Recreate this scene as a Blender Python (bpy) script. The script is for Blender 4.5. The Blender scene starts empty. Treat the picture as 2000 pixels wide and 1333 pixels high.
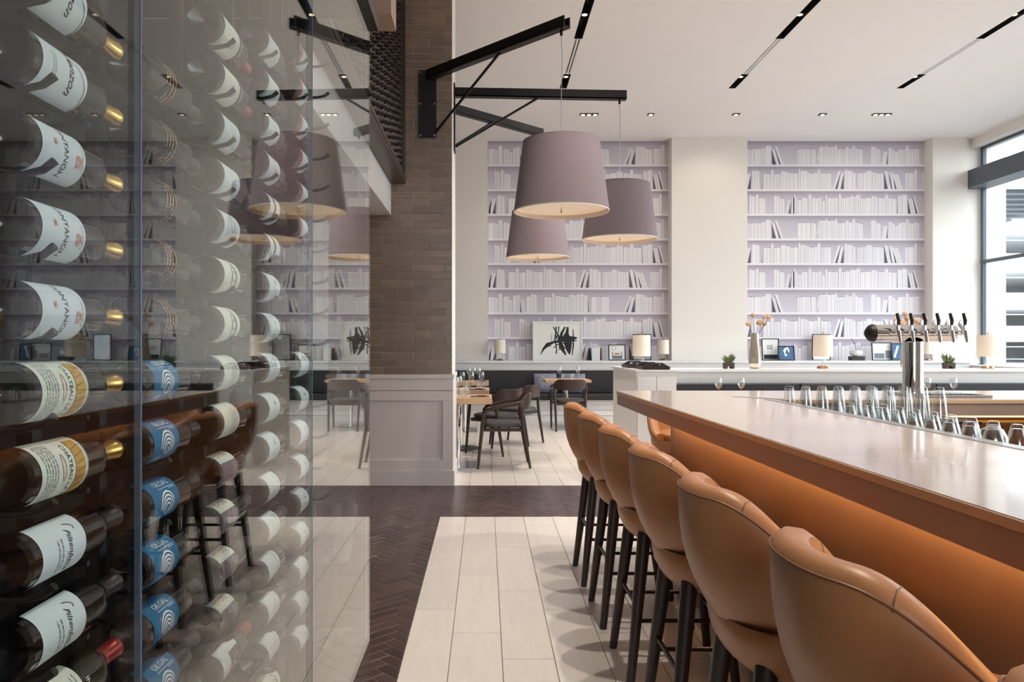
import bpy, math, random
from mathutils import Vector, Matrix

# ------------------------------------------------------------------ camera, world, lights, exposure
scene = bpy.context.scene
COL = scene.collection
H = 1.32            # eye height
F = 1485.0          # focal length in pixels of the 2000 px wide frame
VX, VY = 948.0, 674.4

cd = bpy.data.cameras.new('camera')
cam = bpy.data.objects.new('camera', cd)
COL.objects.link(cam)
cam.location = (0, 0, H)
cam.rotation_euler = (math.pi / 2, 0, 0)
cd.sensor_fit = 'HORIZONTAL'
cd.sensor_width = 36.0
cd.lens = F / 2000 * 36.0
cd.shift_x = (1000 - VX) / 2000
cd.shift_y = (VY - 666.5) / 2000
cd.clip_start = 0.02
cd.clip_end = 500
scene.camera = cam

world = bpy.data.worlds.new('World')
scene.world = world
world.use_nodes = True
wn = world.node_tree.nodes
wn['Background'].inputs['Color'].default_value = (0.86, 0.93, 1.0, 1)
wn['Background'].inputs['Strength'].default_value = 5.6

vs = scene.view_settings
vs.view_transform = 'Standard'
vs.look = 'None'
vs.gamma = 1.0
vs.use_curve_mapping = False
vs.exposure = 0.36
scene.cycles.max_bounces = 7
scene.cycles.diffuse_bounces = 4
scene.cycles.glossy_bounces = 4
scene.cycles.transparent_max_bounces = 40
scene.cycles.sample_clamp_indirect = 6.0
scene.cycles.caustics_reflective = False
scene.cycles.caustics_refractive = False

def portal(name, loc, rot, sx, sy):
    l = bpy.data.lights.new(name, 'AREA')
    l.shape = 'RECTANGLE'
    l.size, l.size_y = sx, sy
    l.cycles.is_portal = True
    o = bpy.data.objects.new(name, l)
    o.location, o.rotation_euler = loc, rot
    o['kind'] = 'helper'
    COL.objects.link(o)
# daylight comes in through the window wall on the right and an unseen window added behind the viewer as fill
portal('window_portal', (9.5, 7.4, 2.95), (0, math.pi / 2, 0), 4.1, 13.2)
portal('added_window_portal', (0.6, -5.2, 2.7), (math.pi / 2, 0, 0), 3.0, 3.4)

CEIL = 5.12
rnd = random.Random(7)

# ------------------------------------------------------------------ materials
def lin(c):
    c /= 255.0
    return c / 12.92 if c <= 0.04045 else ((c + 0.055) / 1.055) ** 2.4
def C(r, g, b):
    return (lin(r), lin(g), lin(b), 1.0)

def mat(name, color, rough=0.5, metal=0.0, spec=0.5, coat=0.0, var=0.06, scale=6.0, bump=0.0, stretch=(1, 1, 1),
        emit=None, estr=0.0, orand=0.0):
    m = bpy.data.materials.new(name)
    m.use_nodes = True
    nt = m.node_tree
    b = nt.nodes['Principled BSDF']
    b.inputs['Roughness'].default_value = rough
    b.inputs['Metallic'].default_value = metal
    b.inputs['Specular IOR Level'].default_value = spec
    b.inputs['Coat Weight'].default_value = coat
    b.inputs['Coat Roughness'].default_value = 0.05
    b.inputs['Base Color'].default_value = color
    if emit:
        b.inputs['Emission Color'].default_value = emit
        b.inputs['Emission Strength'].default_value = estr
    if var > 0 or bump > 0 or orand > 0:
        tc = nt.nodes.new('ShaderNodeTexCoord')
        mp = nt.nodes.new('ShaderNodeMapping')
        mp.inputs['Scale'].default_value = stretch
        nz = nt.nodes.new('ShaderNodeTexNoise')
        nz.inputs['Scale'].default_value = scale
        nz.inputs['Detail'].default_value = 4
        nt.links.new(tc.outputs['Object'], mp.inputs['Vector'])
        if orand > 0:
            oi = nt.nodes.new('ShaderNodeObjectInfo')
            cm = nt.nodes.new('ShaderNodeVectorMath'); cm.operation = 'ADD'
            mu = nt.nodes.new('ShaderNodeMath'); mu.operation = 'MULTIPLY'; mu.inputs[1].default_value = 37.0
            nt.links.new(oi.outputs['Random'], mu.inputs[0])
            nt.links.new(mp.outputs['Vector'], cm.inputs[0])
            nt.links.new(mu.outputs[0], cm.inputs[1])
            nt.links.new(cm.outputs[0], nz.inputs['Vector'])
        else:
            nt.links.new(mp.outputs['Vector'], nz.inputs['Vector'])
        mr = nt.nodes.new('ShaderNodeMapRange')
        mr.inputs['From Min'].default_value = 0.25
        mr.inputs['From Max'].default_value = 0.75
        mr.inputs['To Min'].default_value = 1 - var
        mr.inputs['To Max'].default_value = 1 + var
        nt.links.new(nz.outputs['Fac'], mr.inputs['Value'])
        val = mr.outputs['Result']
        if orand > 0:
            r2 = nt.nodes.new('ShaderNodeMapRange')
            r2.inputs['To Min'].default_value = 1 - orand
            r2.inputs['To Max'].default_value = 1 + orand
            nt.links.new(oi.outputs['Random'], r2.inputs['Value'])
            mm = nt.nodes.new('ShaderNodeMath'); mm.operation = 'MULTIPLY'
            nt.links.new(val, mm.inputs[0]); nt.links.new(r2.outputs['Result'], mm.inputs[1])
            val = mm.outputs[0]
        hs = nt.nodes.new('ShaderNodeHueSaturation')
        hs.inputs['Color'].default_value = color
        nt.links.new(val, hs.inputs['Value'])
        nt.links.new(hs.outputs['Color'], b.inputs['Base Color'])
        if bump > 0:
            bp = nt.nodes.new('ShaderNodeBump')
            bp.inputs['Strength'].default_value = bump
            bp.inputs['Distance'].default_value = 0.01
            nt.links.new(nz.outputs['Fac'], bp.inputs['Height'])
            nt.links.new(bp.outputs['Normal'], b.inputs['Normal'])
    return m

def glass_mat(name, tint, f0=0.04, rough=0.0):
    # clear sheet glass: mirror by Schlick's law, straight-through transmission
    m = bpy.data.materials.new(name)
    m.use_nodes = True
    nt = m.node_tree
    nt.nodes.remove(nt.nodes['Principled BSDF'])
    out = nt.nodes['Material Output']
    lw = nt.nodes.new('ShaderNodeLayerWeight'); lw.inputs['Blend'].default_value = 0.5
    pw = nt.nodes.new('ShaderNodeMath'); pw.operation = 'POWER'; pw.inputs[1].default_value = 5
    ml = nt.nodes.new('ShaderNodeMath'); ml.operation = 'MULTIPLY_ADD'
    ml.inputs[1].default_value = 1 - f0; ml.inputs[2].default_value = f0
    tr = nt.nodes.new('ShaderNodeBsdfTransparent'); tr.inputs['Color'].default_value = tint
    gl = nt.nodes.new('ShaderNodeBsdfGlossy'); gl.inputs['Roughness'].default_value = rough
    gl.inputs['Color'].default_value = (0.96, 0.98, 0.97, 1)
    mx = nt.nodes.new('ShaderNodeMixShader')
    nt.links.new(lw.outputs['Facing'], pw.inputs[0])
    nt.links.new(pw.outputs[0], ml.inputs[0])
    nt.links.new(ml.outputs[0], mx.inputs['Fac'])
    nt.links.new(tr.outputs[0], mx.inputs[1])
    nt.links.new(gl.outputs[0], mx.inputs[2])
    nt.links.new(mx.outputs[0], out.inputs['Surface'])
    return m

M = {}
M['ceiling'] = mat('ceiling_paint', C(240, 236, 234), 0.9, var=0.01, scale=1)
M['wall'] = mat('wall_paint', C(236, 230, 222), 0.85, var=0.01, scale=1)
M['cream'] = mat('wainscot_paint', C(228, 217, 211), 0.55, var=0.01, scale=2)
M['white'] = mat('white_paint', C(232, 230, 228), 0.5, var=0.01, scale=2)
M['tile'] = mat('floor_tile', C(222, 214, 207), 0.28, var=0.05, scale=7, stretch=(4, 0.5, 1), orand=0.04, bump=0.01)
M['grout'] = mat('grout', C(120, 105, 94), 0.9, var=0.03)
M['dark_tile'] = mat('dark_tile', C(74, 57, 55), 0.26, var=0.18, scale=5, orand=0.25)
M['dark_grout'] = mat('dark_grout', C(112, 97, 92), 0.8, var=0.05)
M['brick'] = mat('brown_brick', C(140, 119, 102), 0.34, var=0.16, scale=9, stretch=(0.6, 1, 1.5), orand=0.13, bump=0.12)
M['mortar'] = mat('mortar', C(206, 188, 172), 0.9, var=0.05)
M['black'] = mat('black_steel', C(30, 26, 25), 0.42, 0.4, var=0.1)
M['void'] = mat('slot_black', C(14, 11, 10), 0.7, var=0.05)
M['shade'] = mat('shade_fabric', C(146, 130, 135), 0.9, var=0.03, scale=400)
M['shade_in'] = mat('shade_lining', C(238, 226, 214), 0.6, var=0.02)
M['diffuser'] = mat('lamp_diffuser', C(232, 218, 200), 0.12, var=0.03, emit=C(255, 214, 170), estr=0.25)
M['leather'] = mat('tan_leather', C(174, 118, 76), 0.42, var=0.05, scale=30, bump=0.03)
M['leather_edge'] = mat('leather_piping', C(120, 74, 42), 0.5, var=0.05)
M['dark_wood'] = mat('espresso_wood', C(46, 32, 27), 0.4, var=0.15, scale=12, stretch=(1, 1, 0.15))
M['chair_wood'] = mat('walnut_wood', C(58, 37, 33), 0.36, var=0.15, scale=14, stretch=(1, 1, 0.2))
M['seat_pad'] = mat('charcoal_leather', C(70, 66, 68), 0.5, var=0.05)
M['bench'] = mat('bench_vinyl', C(34, 34, 38), 0.5, var=0.06, scale=3)
M['rail'] = mat('dark_bronze', C(52, 42, 36), 0.3, 0.7, var=0.08)
M['bartop'] = mat('bar_top_stone', C(174, 157, 148), 0.16, var=0.05, scale=5, stretch=(0.3, 2, 1), coat=0.25)
M['baredge'] = mat('bar_edge_wood', C(150, 126, 112), 0.4, var=0.05, scale=6, stretch=(1, 0.2, 1))
M['barlip'] = mat('bar_lip_wood', C(196, 164, 130), 0.4, var=0.05, scale=6, stretch=(1, 0.2, 1))
M['barfront'] = mat('bar_front_copper', C(132, 104, 86), 0.45, 0.2, var=0.08, scale=4)
M['copper'] = mat('hammered_copper', C(176, 112, 66), 0.3, 0.75, var=0.12, scale=40, bump=0.15)
M['steel'] = mat('brushed_steel', C(190, 190, 192), 0.28, 1.0, var=0.04, scale=30, stretch=(1, 8, 1))
M['chrome'] = mat('chrome', C(226, 224, 222), 0.06, 1.0, var=0.0)
M['gold'] = mat('gold_foil', C(206, 168, 96), 0.25, 0.9, var=0.05)
M['brass'] = mat('brass', C(196, 150, 110), 0.2, 1.0, var=0.05)
M['oak'] = mat('oak_top', C(206, 168, 130), 0.45, var=0.1, scale=8, stretch=(1, 6, 1))
M['marble'] = mat('marble', C(226, 226, 228), 0.2, var=0.06, scale=3)
M['pane'] = glass_mat('sheet_glass', (0.93, 0.945, 0.935, 1), 0.016)
M['winpane'] = glass_mat('window_glass', (0.97, 0.985, 0.98, 1), 0.03)
M['glass'] = glass_mat('drinking_glass', (0.96, 0.968, 0.968, 1), 0.09)
M['pane_edge'] = mat('glass_edge', C(92, 106, 124), 0.12, var=0.15, scale=3, stretch=(1, 1, 0.3))
M['bottle'] = mat('bottle_glass', C(22, 20, 18), 0.08, spec=0.6, var=0.1)
M['bottle_dk'] = mat('bottle_glass_dark', C(14, 12, 13), 0.08, spec=0.6, var=0.1)
M['label'] = mat('label_paper', C(216, 227, 232), 0.7, var=0.02, scale=40)  # both label papers have the cool cast of daylight mixed into their colour
M['label_cream'] = mat('label_cream', C(224, 228, 216), 0.7, var=0.03, scale=40)
M['canvas'] = mat('canvas_white', C(236, 236, 231), 0.7, var=0.01)
M['label_blue'] = mat('label_blue', C(14, 108, 156), 0.6, var=0.04, scale=40)
M['label_mauve'] = mat('label_mauve', C(128, 110, 122), 0.6, var=0.05, scale=40)
M['ink'] = mat('ink_black', C(34, 34, 38), 0.7, var=0.0)
M['ink_grey'] = mat('ink_grey', C(120, 126, 130), 0.7, var=0.0)
M['ink_red'] = mat('ink_red', C(190, 90, 70), 0.7, var=0.0)
M['ink_pale'] = mat('ink_pale_red', C(208, 150, 132), 0.7, var=0.0)
M['ink_white'] = mat('ink_white', C(238, 242, 244), 0.6, var=0.0)
M['ink_gold'] = mat('ink_gold', C(204, 164, 84), 0.5, 0.3, var=0.1, scale=90)
M['cap_red'] = mat('capsule_red', C(150, 36, 42), 0.3, 0.3, var=0.05)
M['cap_dark'] = mat('capsule_dark', C(44, 36, 40), 0.4, 0.3, var=0.05)
M['cap_green'] = mat('capsule_green', C(52, 66, 58), 0.4, 0.3, var=0.05)
M['cellar'] = mat('cellar_board', C(12, 10, 9), 0.7, var=0.1)
M['led'] = mat('led_strip', C(255, 190, 110), 0.5, var=0.0, emit=(1.0, 0.57, 0.22, 1), estr=17.0)
M['led2'] = mat('led_strip_bar', C(255, 190, 110), 0.5, var=0.0, emit=(1.0, 0.6, 0.28, 1), estr=2.2)
M['lampglow'] = mat('downlight_lens', C(255, 240, 210), 0.4, var=0.0, emit=(1.0, 0.78, 0.48, 1), estr=2.2)
M['grey_beam'] = mat('grey_steel', C(92, 98, 106), 0.5, 0.2, var=0.04)
M['concrete'] = mat('pale_concrete', C(222, 224, 226), 0.8, var=0.03)
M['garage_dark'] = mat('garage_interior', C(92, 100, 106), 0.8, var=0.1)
M['asphalt'] = mat('asphalt', C(130, 132, 134), 0.9, var=0.06)
M['leaf'] = mat('succulent_leaf', C(96, 112, 72), 0.5, var=0.2, scale=20)
M['leaf2'] = mat('tree_leaf', C(70, 110, 90), 0.6, var=0.2)
M['dry'] = mat('dried_petal', C(206, 168, 134), 0.8, var=0.15, scale=40)
M['stem'] = mat('dry_stem', C(112, 96, 74), 0.8, var=0.1)
M['pot'] = mat('dark_pot', C(66, 50, 46), 0.6, var=0.1)
M['silver'] = mat('silver_glaze', C(214, 204, 190), 0.22, 0.85, var=0.06)
M['lampshade'] = mat('linen_shade', C(238, 226, 210), 0.8, var=0.02, scale=200)
M['blue_print'] = mat('blue_print', C(70, 104, 140), 0.6, var=0.25, scale=12)
M['weave'] = mat('woven_bronze', C(84, 70, 64), 0.35, 0.4, var=0.15)
M['soffit'] = mat('soffit_tan', C(176, 150, 132), 0.7, var=0.02)
M['cushion'] = mat('patterned_cushion', C(132, 134, 150), 0.9, var=0.4, scale=30)
M['napkin'] = mat('plum_napkin', C(120, 92, 98), 0.9, var=0.1)

# ------------------------------------------------------------------ mesh helpers
class MB:
    def __init__(s):
        s.v, s.f, s.m = [], [], []
        s.cur = 0
    def add(s, vs, fs):
        n = len(s.v)
        s.v += [tuple(p) for p in vs]
        for f in fs:
            s.f.append(tuple(i + n for i in f)); s.m.append(s.cur)
        return s
    def box(s, x0, x1, y0, y1, z0, z1):
        return s.add([(x0, y0, z0), (x1, y0, z0), (x1, y1, z0), (x0, y1, z0), (x0, y0, z1), (x1, y0, z1), (x1, y1, z1), (x0, y1, z1)],
                     [(0, 3, 2, 1), (4, 5, 6, 7), (0, 1, 5, 4), (1, 2, 6, 5), (2, 3, 7, 6), (3, 0, 4, 7)])
    def bbox(s, x0, x1, y0, y1, z0, z1, b=0.004):
        # box with chamfered edges
        vs, fs = [], []
        def ring(z, i):
            return [(x0 + i, y0, z), (x1 - i, y0, z), (x1, y0 + i, z), (x1, y1 - i, z), (x1 - i, y1, z), (x0 + i, y1, z), (x0, y1 - i, z), (x0, y0 + i, z)]
        def ring2(z, i):
            a = i
            return [(x0 + a + b * .4, y0 + a, z), (x1 - a - b * .4, y0 + a, z), (x1 - a, y0 + a + b * .4, z), (x1 - a, y1 - a - b * .4, z), (x1 - a - b * .4, y1 - a, z), (x0 + a + b * .4, y1 - a, z), (x0 + a, y1 - a - b * .4, z), (x0 + a, y0 + a + b * .4, z)]
        rs = [ring2(z0, b), ring(z0 + b, b), ring(z1 - b, b), ring2(z1, b)]
        for r in rs: vs += r
        fs.append(tuple(reversed(range(8))))
        for k in range(3):
            for i in range(8):
                j = (i + 1) % 8
                fs.append((k * 8 + i, k * 8 + j, k * 8 + 8 + j, k * 8 + 8 + i))
        fs.append(tuple(range(24, 32)))
        return s.add(vs, fs)
    def cyl(s, p0, p1, r0, r1=None, n=12, caps=True):
        if r1 is None: r1 = r0
        p0, p1 = Vector(p0), Vector(p1)
        d = (p1 - p0).normalized()
        a = Vector((0, 0, 1)) if abs(d.z) < 0.9 else Vector((1, 0, 0))
        u = d.cross(a).normalized(); w = d.cross(u)
        vs = []
        for p, r in ((p0, r0), (p1, r1)):
            for i in range(n):
                t = 2 * math.pi * i / n
                vs.append(p + (u * math.cos(t) + w * math.sin(t)) * r)
        fs = [(i, i + n, (i + 1) % n + n, (i + 1) % n) for i in range(n)]
        if caps: fs += [tuple(range(n)), tuple(reversed(range(n, 2 * n)))]
        return s.add(vs, fs)
    def tube(s, pts, r, n=8):
        # swept round tube, r number or list
        pts = [Vector(p) for p in pts]
        k = len(pts)
        rr = r if isinstance(r, (list, tuple)) else [r] * k
        vs, fs = [], []
        prev = None
        for i, p in enumerate(pts):
            d = (pts[min(i + 1, k - 1)] - pts[max(i - 1, 0)]).normalized()
            if prev is None:
                a = Vector((0, 0, 1)) if abs(d.z) < 0.9 else Vector((1, 0, 0))
                u = d.cross(a).normalized()
            else:
                u = (prev - d * prev.dot(d)).normalized()
            prev = u
            w = d.cross(u)
            for j in range(n):
                t = 2 * math.pi * j / n
                vs.append(p + (u * math.cos(t) + w * math.sin(t)) * rr[i])
        for i in range(k - 1):
            for j in range(n):
                q = (j + 1) % n
                fs.append((i * n + j, i * n + n + j, i * n + n + q, i * n + q))
        fs += [tuple(range(n)), tuple(reversed(range((k - 1) * n, k * n)))]
        return s.add(vs, fs)
    def lathe(s, prof, n=24, o=(0, 0, 0), axis='Z', a0=0.0, a1=2 * math.pi, close=True):
        # prof: list of (r, h)
        full = abs(a1 - a0 - 2 * math.pi) < 1e-6
        k = n if full else n + 1
        vs, fs = [], []
        for (r, h) in prof:
            for i in range(k):
                t = a0 + (a1 - a0) * i / n
                c, q = r * math.cos(t), r * math.sin(t)
                if axis == 'Z': vs.append((o[0] + c, o[1] + q, o[2] + h))
                elif axis == 'Y': vs.append((o[0] + c, o[1] + h, o[2] + q))
                else: vs.append((o[0] + h, o[1] + c, o[2] + q))
        for a in range(len(prof) - 1):
            for i in range(n):
                j = (i + 1) % k if full else i + 1
                q = (a * k + i, a * k + j, (a + 1) * k + j, (a + 1) * k + i)
                fs.append(q if axis == 'Z' else tuple(reversed(q)))
        return s.add(vs, fs)
    def prism(s, poly, z0, z1):
        n = len(poly)
        vs = [(x, y, z0) for x, y in poly] + [(x, y, z1) for x, y in poly]
        fs = [tuple(reversed(range(n))), tuple(range(n, 2 * n))] + [(i, (i + 1) % n, (i + 1) % n + n, i + n) for i in range(n)]
        return s.add(vs, fs)
    def sphere(s, c, r, n=12, sz=1.0):
        prof = [(max(1e-4, r * math.sin(math.pi * i / n)), -r * sz * math.cos(math.pi * i / n)) for i in range(n + 1)]
        return s.lathe(prof, n + 4, c)
    def mesh(s, name, mats, smooth=False):
        me = bpy.data.meshes.new(name)
        me.from_pydata(s.v, [], s.f)
        mats = mats if isinstance(mats, (list, tuple)) else [mats]
        for m in mats: me.materials.append(M[m])
        if len(mats) > 1:
            me.polygons.foreach_set('material_index', s.m)
        if smooth:
            me.polygons.foreach_set('use_smooth', [True] * len(me.polygons))
            try: me.set_sharp_from_angle(angle=math.radians(38))
            except Exception: pass
        me.update()
        return me
    def build(s, name, mats, parent=None, smooth=False, loc=None, rot=None):
        return put(s.mesh(name, mats, smooth), name, parent, loc, rot)

def put(me, name, parent=None, loc=None, rot=None):
    o = bpy.data.objects.new(name, me)
    COL.objects.link(o)
    if parent: o.parent = parent
    if loc: o.location = loc
    if rot: o.rotation_euler = rot
    return o
def tag(o, label, cat, group=None):
    o['label'] = label; o['category'] = cat
    if group: o['group'] = group
    return o
def thing(name, label, cat, loc=(0, 0, 0), rz=0.0, group=None):
    o = bpy.data.objects.new(name, None)
    COL.objects.link(o)
    o.location = loc; o.rotation_euler = (0, 0, rz)
    return tag(o, label, cat, group)
def struct(o):
    o['kind'] = 'structure'
    return o
def srf(name, label=None):
    o = bpy.data.objects.new(name, None); COL.objects.link(o)
    o['kind'] = 'structure'
    if label: o['label'] = label
    return o
def copy_tree(o, parent=None):
    c = o.copy(); COL.objects.link(c)
    if parent: c.parent = parent
    for ch in list(o.children): copy_tree(ch, c)
    return c
def bevel(o, w, n=2):
    b = o.modifiers.new('bevel', 'BEVEL'); b.width = w; b.segments = n; b.limit_method = 'ANGLE'
    return o
def subsurf(o, n=1):
    b = o.modifiers.new('sub', 'SUBSURF'); b.levels = n; b.render_levels = n
    return o
ORD = ['first', 'second', 'third', 'fourth', 'fifth', 'sixth', 'seventh', 'eighth', 'ninth', 'tenth', 'eleventh', 'twelfth', 'thirteenth',
       'fourteenth', 'fifteenth', 'sixteenth', 'seventeenth', 'eighteenth', 'nineteenth', 'twentieth']
_tx = {}
def text2d(s, size, shear=0.0):
    # returns (verts2d, faces) of a text drawn with the built-in font, centred
    key = (s, size, shear)
    if key in _tx: return _tx[key]
    cu = bpy.data.curves.new('t', 'FONT')
    cu.body = s; cu.size = size; cu.shear = shear
    cu.align_x = 'CENTER'; cu.align_y = 'CENTER'; cu.resolution_u = 2; cu.fill_mode = 'FRONT'
    ob = bpy.data.objects.new('t', cu); COL.objects.link(ob)
    dg = bpy.context.evaluated_depsgraph_get()
    me = bpy.data.meshes.new_from_object(ob.evaluated_get(dg))
    r = ([(v.co.x, v.co.y) for v in me.vertices], [tuple(p.vertices) for p in me.polygons])
    bpy.data.objects.remove(ob); bpy.data.curves.remove(cu); bpy.data.meshes.remove(me)
    _tx[key] = r
    return r
def stroke2d(pts, w):
    # ribbon polygon along 2D points, w number or list
    n = len(pts); ww = w if isinstance(w, (list, tuple)) else [w] * n
    vs, fs = [], []
    for i, (x, y) in enumerate(pts):
        a, b = pts[max(i - 1, 0)], pts[min(i + 1, n - 1)]
        dx, dy = b[0] - a[0], b[1] - a[1]
        l = math.hypot(dx, dy) or 1
        nx, ny = -dy / l * ww[i] / 2, dx / l * ww[i] / 2
        vs += [(x + nx, y + ny), (x - nx, y - ny)]
    for i in range(n - 1):
        fs.append((2 * i, 2 * i + 1, 2 * i + 3, 2 * i + 2))
    return vs, fs

def px(x, y, d):
    # world point of a photograph pixel at depth d
    return ((x - VX) * d / F, d, H - (y - VY) * d / F)

#@STRUCTURE
# ------------------------------------------------------------------ room shell
X0, X1, Y0, Y1 = -7.0, 9.6, -5.2, 14.6
floor = struct(MB().box(X0, X1, Y0, Y1, -0.08, -0.006).build('floor', 'grout'))
ceil = MB()
slots = [-1.34, 1.15, 3.645, 6.13]
# ceiling plate with openings for the slots
SLY0, SLY1, SW = 2.2, 11.25, 0.052
xs = [X0]
for sx in slots: xs += [sx - SW, sx + SW]
xs.append(X1)
for i in range(0, len(xs) - 1, 2):
    ceil.box(xs[i], xs[i + 1], Y0, Y1, CEIL, CEIL + 0.2)
for sx in slots:
    ceil.box(sx - SW, sx + SW, Y0, SLY0, CEIL, CEIL + 0.2)
    ceil.box(sx - SW, sx + SW, SLY1, Y1, CEIL, CEIL + 0.2)
ceiling = struct(ceil.build('ceiling', 'ceiling'))

YN, YP = 14.17, 13.9          # niche back, pilaster face
NX = [(0.04, 3.407), (4.79, 8.18)]
wb = MB()
wb.box(X0, 0.04, YP, Y1, 0, CEIL)
wb.box(3.407, 4.79, YP, Y1, 0, CEIL)
wb.box(8.18, 8.82, YP, Y1, 0, CEIL)
wb.box(8.82, X1, YP + 0.12, Y1, 0, CEIL)
wb.box(0.04, 3.407, YN, Y1, 0, CEIL)
wb.box(4.79, 8.18, YN, Y1, 0, CEIL)
struct(wb.build('wall_back', 'wall'))
struct(MB().box(X0 - 0.2, X0, Y0, Y1, 0, CEIL).build('wall_left', 'wall'))
wr = MB()
wr.box(8.95, 9.35, Y0, 0.92, 0, CEIL)
wr.box(8.95, 9.35, 0.92, YP + 0.12, 0, 0.9)
wr.box(8.95, 9.35, 0.92, YP + 0.12, 4.96, CEIL)
struct(wr.build('wall_right', 'wall'))
wf = MB()
wf.box(X0, -0.9, Y0 - 0.2, Y0, 0, CEIL); wf.box(2.1, X1, Y0 - 0.2, Y0, 0, CEIL)
wf.box(-0.9, 2.1, Y0 - 0.2, Y0, 0, 1.0); wf.box(-0.9, 2.1, Y0 - 0.2, Y0, 4.4, CEIL)  # gap left in the unseen wall for the added fill window
struct(wf.build('wall_front', 'wall'))

# windows of the right wall
XW = 9.12
win = srf('window_1', 'tall glazed window wall with slim grey mullions and a dark transom beam')
for i in range(6):
    y = YP + 0.1 - i * 2.6
    MB().box(XW, XW + 0.06, y - 0.07, y, 0.9, 4.96).build('mullion', 'grey_beam', win)
    if i < 5:
        MB().box(XW + 0.025, XW + 0.035, y - 2.6, y - 0.07, 0.9, 2.82).build('pane', 'winpane', win)
        MB().box(XW + 0.025, XW + 0.035, y - 2.6, y - 0.07, 2.88, 4.2).build('pane', 'winpane', win)
        MB().box(XW + 0.025, XW + 0.035, y - 2.6, y - 0.07, 4.5, 4.95).build('pane', 'winpane', win)
MB().box(XW - 0.01, XW + 0.06, 0.93, YP + 0.1, 2.82, 2.88).build('transom', 'grey_beam', win)
MB().box(XW - 0.01, XW + 0.06, 0.93, YP + 0.1, 4.92, 4.97).build('window_head', 'grey_beam', win)
MB().box(8.82, XW + 0.1, 0.93, YP + 0.12, 4.19, 4.51).build('transom_beam', 'grey_beam', win)
MB().box(8.7, 9.3, 0.93, YP, 0.9, 0.96).build('window_sill', 'white', win)
added_win = srf('added_window', 'unseen window added behind the viewer for frontal fill light')  # added out of view to brighten pillar, stools and labels from the front
for i in range(3):
    x = -0.87 + i * 1.47
    MB().box(x - 0.03, x + 0.03, Y0 - 0.1, Y0 - 0.04, 1.0, 4.4).build('mullion', 'grey_beam', added_win)

# ceiling slots: black light boxes alternating with linear air diffusers
zc = CEIL
def slot(ix, sx, where):
    t = thing('ceiling_slot', 'recessed black ceiling light slot with air diffuser, ' + where, 'ceiling slot',
              (sx, 0, zc), group='ceiling light slots')
    segs = [(10.66, SLY1, 'b'), (9.43, 10.66, 'd'), (6.6, 9.43, 'b'), (5.3, 6.6, 'd'), (SLY0, 5.3, 'b')]
    for a, b, kd in segs:
        if kd == 'b':
            m = MB()
            m.box(-SW, -SW + 0.004, a, b, 0, 0.14); m.box(SW - 0.004, SW, a, b, 0, 0.14)
            m.box(-SW, SW, a, b, 0.14, 0.15); m.box(-SW, SW, a, a + .004, 0, 0.14); m.box(-SW, SW, b - .004, b, 0, 0.14)
            m.build('light_box', 'void', t)
            ys = [v for v in (2.4, 3.2, 4.6, 7.4, 8.81, 10.85) if a < v < b]
            for y in sorted(set(round(v, 2) for v in ys)):
                p = MB().cyl((0, y, 0.03), (0, y, 0.13), 0.036, 0.036, 16).build('downlight', 'black', t)
                MB().cyl((0, y, 0.027), (0, y, 0.0305), 0.031, n=16).build('lens', 'lampglow', p)
        else:
            m = MB()
            for o in (-SW, -0.012, 0.028): m.box(o, o + 0.024, a + 0.02, b - 0.02, 0.0, 0.02)
            m.box(-SW, SW, a, a + 0.02, 0, 0.02); m.box(-SW, SW, b - 0.02, b, 0, 0.02)
            m.build('diffuser_bar', 'white', t)
            MB().box(-SW, SW, a, b, 0.05, 0.06).build('diffuser_void', 'void', t)
for i, sx in enumerate(slots):
    if i: slot(i, sx, ['', 'left one above the pendant lamps', 'middle one of three', 'right one nearest the window'][i])
    else: struct(MB().box(sx - SW, sx + SW, SLY0, SLY1, CEIL + 0.02, CEIL + 0.2).build('trim_1', 'ceiling'))
# flush downlights near the back wall
for k, (x, w, n, nm) in enumerate([(1150.5, 36, 3, 'three-lamp one left'), (1271, 12, 1, 'single, left one'), (1437.5, 13, 1, 'single, middle one'),
                                   (1606.5, 13, 1, 'single, right one'), (1722, 36, 3, 'three-lamp one right')]):
    d = 12.5
    X = (x - VX) * d / F; hw = w * d / F / 2
    t = thing('ceiling_downlight', 'small black recessed ceiling downlight before the back wall, ' + nm, 'downlight', (X, d, CEIL), group='flush downlights')
    MB().box(-hw, hw, -0.05, 0.05, -0.012, -0.001).build('trim_plate', 'void', t)
    for i in range(n):
        MB().cyl(((i - (n - 1) / 2) * 0.1, 0, -0.018), ((i - (n - 1) / 2) * 0.1, 0, -0.012), 0.032, n=14).build('lens', 'lampglow', t)
# the lamps' light: warm spots hung in the slots and along the back wall
def spot(x, y, z, watts, ang=75, tgt=None, blend=0.6, col=(1.0, 0.91, 0.80)):
    l = bpy.data.lights.new('downlight_beam', 'SPOT')
    l.energy = watts; l.color = col; l.spot_size = math.radians(ang); l.spot_blend = blend; l.shadow_soft_size = 0.04
    o = bpy.data.objects.new('downlight_beam', l)
    o.location = (x, y, z)
    if tgt:
        o.rotation_euler = (Vector(tgt) - Vector((x, y, z))).to_track_quat('-Z', 'Y').to_euler()
    COL.objects.link(o)
SPOTW = 225
for sx in slots[1:]:
    for y in (2.4, 3.2, 4.6, 7.4, 8.81, 10.85):
        spot(sx, y, CEIL - 0.02, SPOTW, 80)
for x in (1.7, 4.1, 6.5):
    spot(x, 12.5, CEIL - 0.03, 30, 110, (x, 14.1, 2.2))

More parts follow.
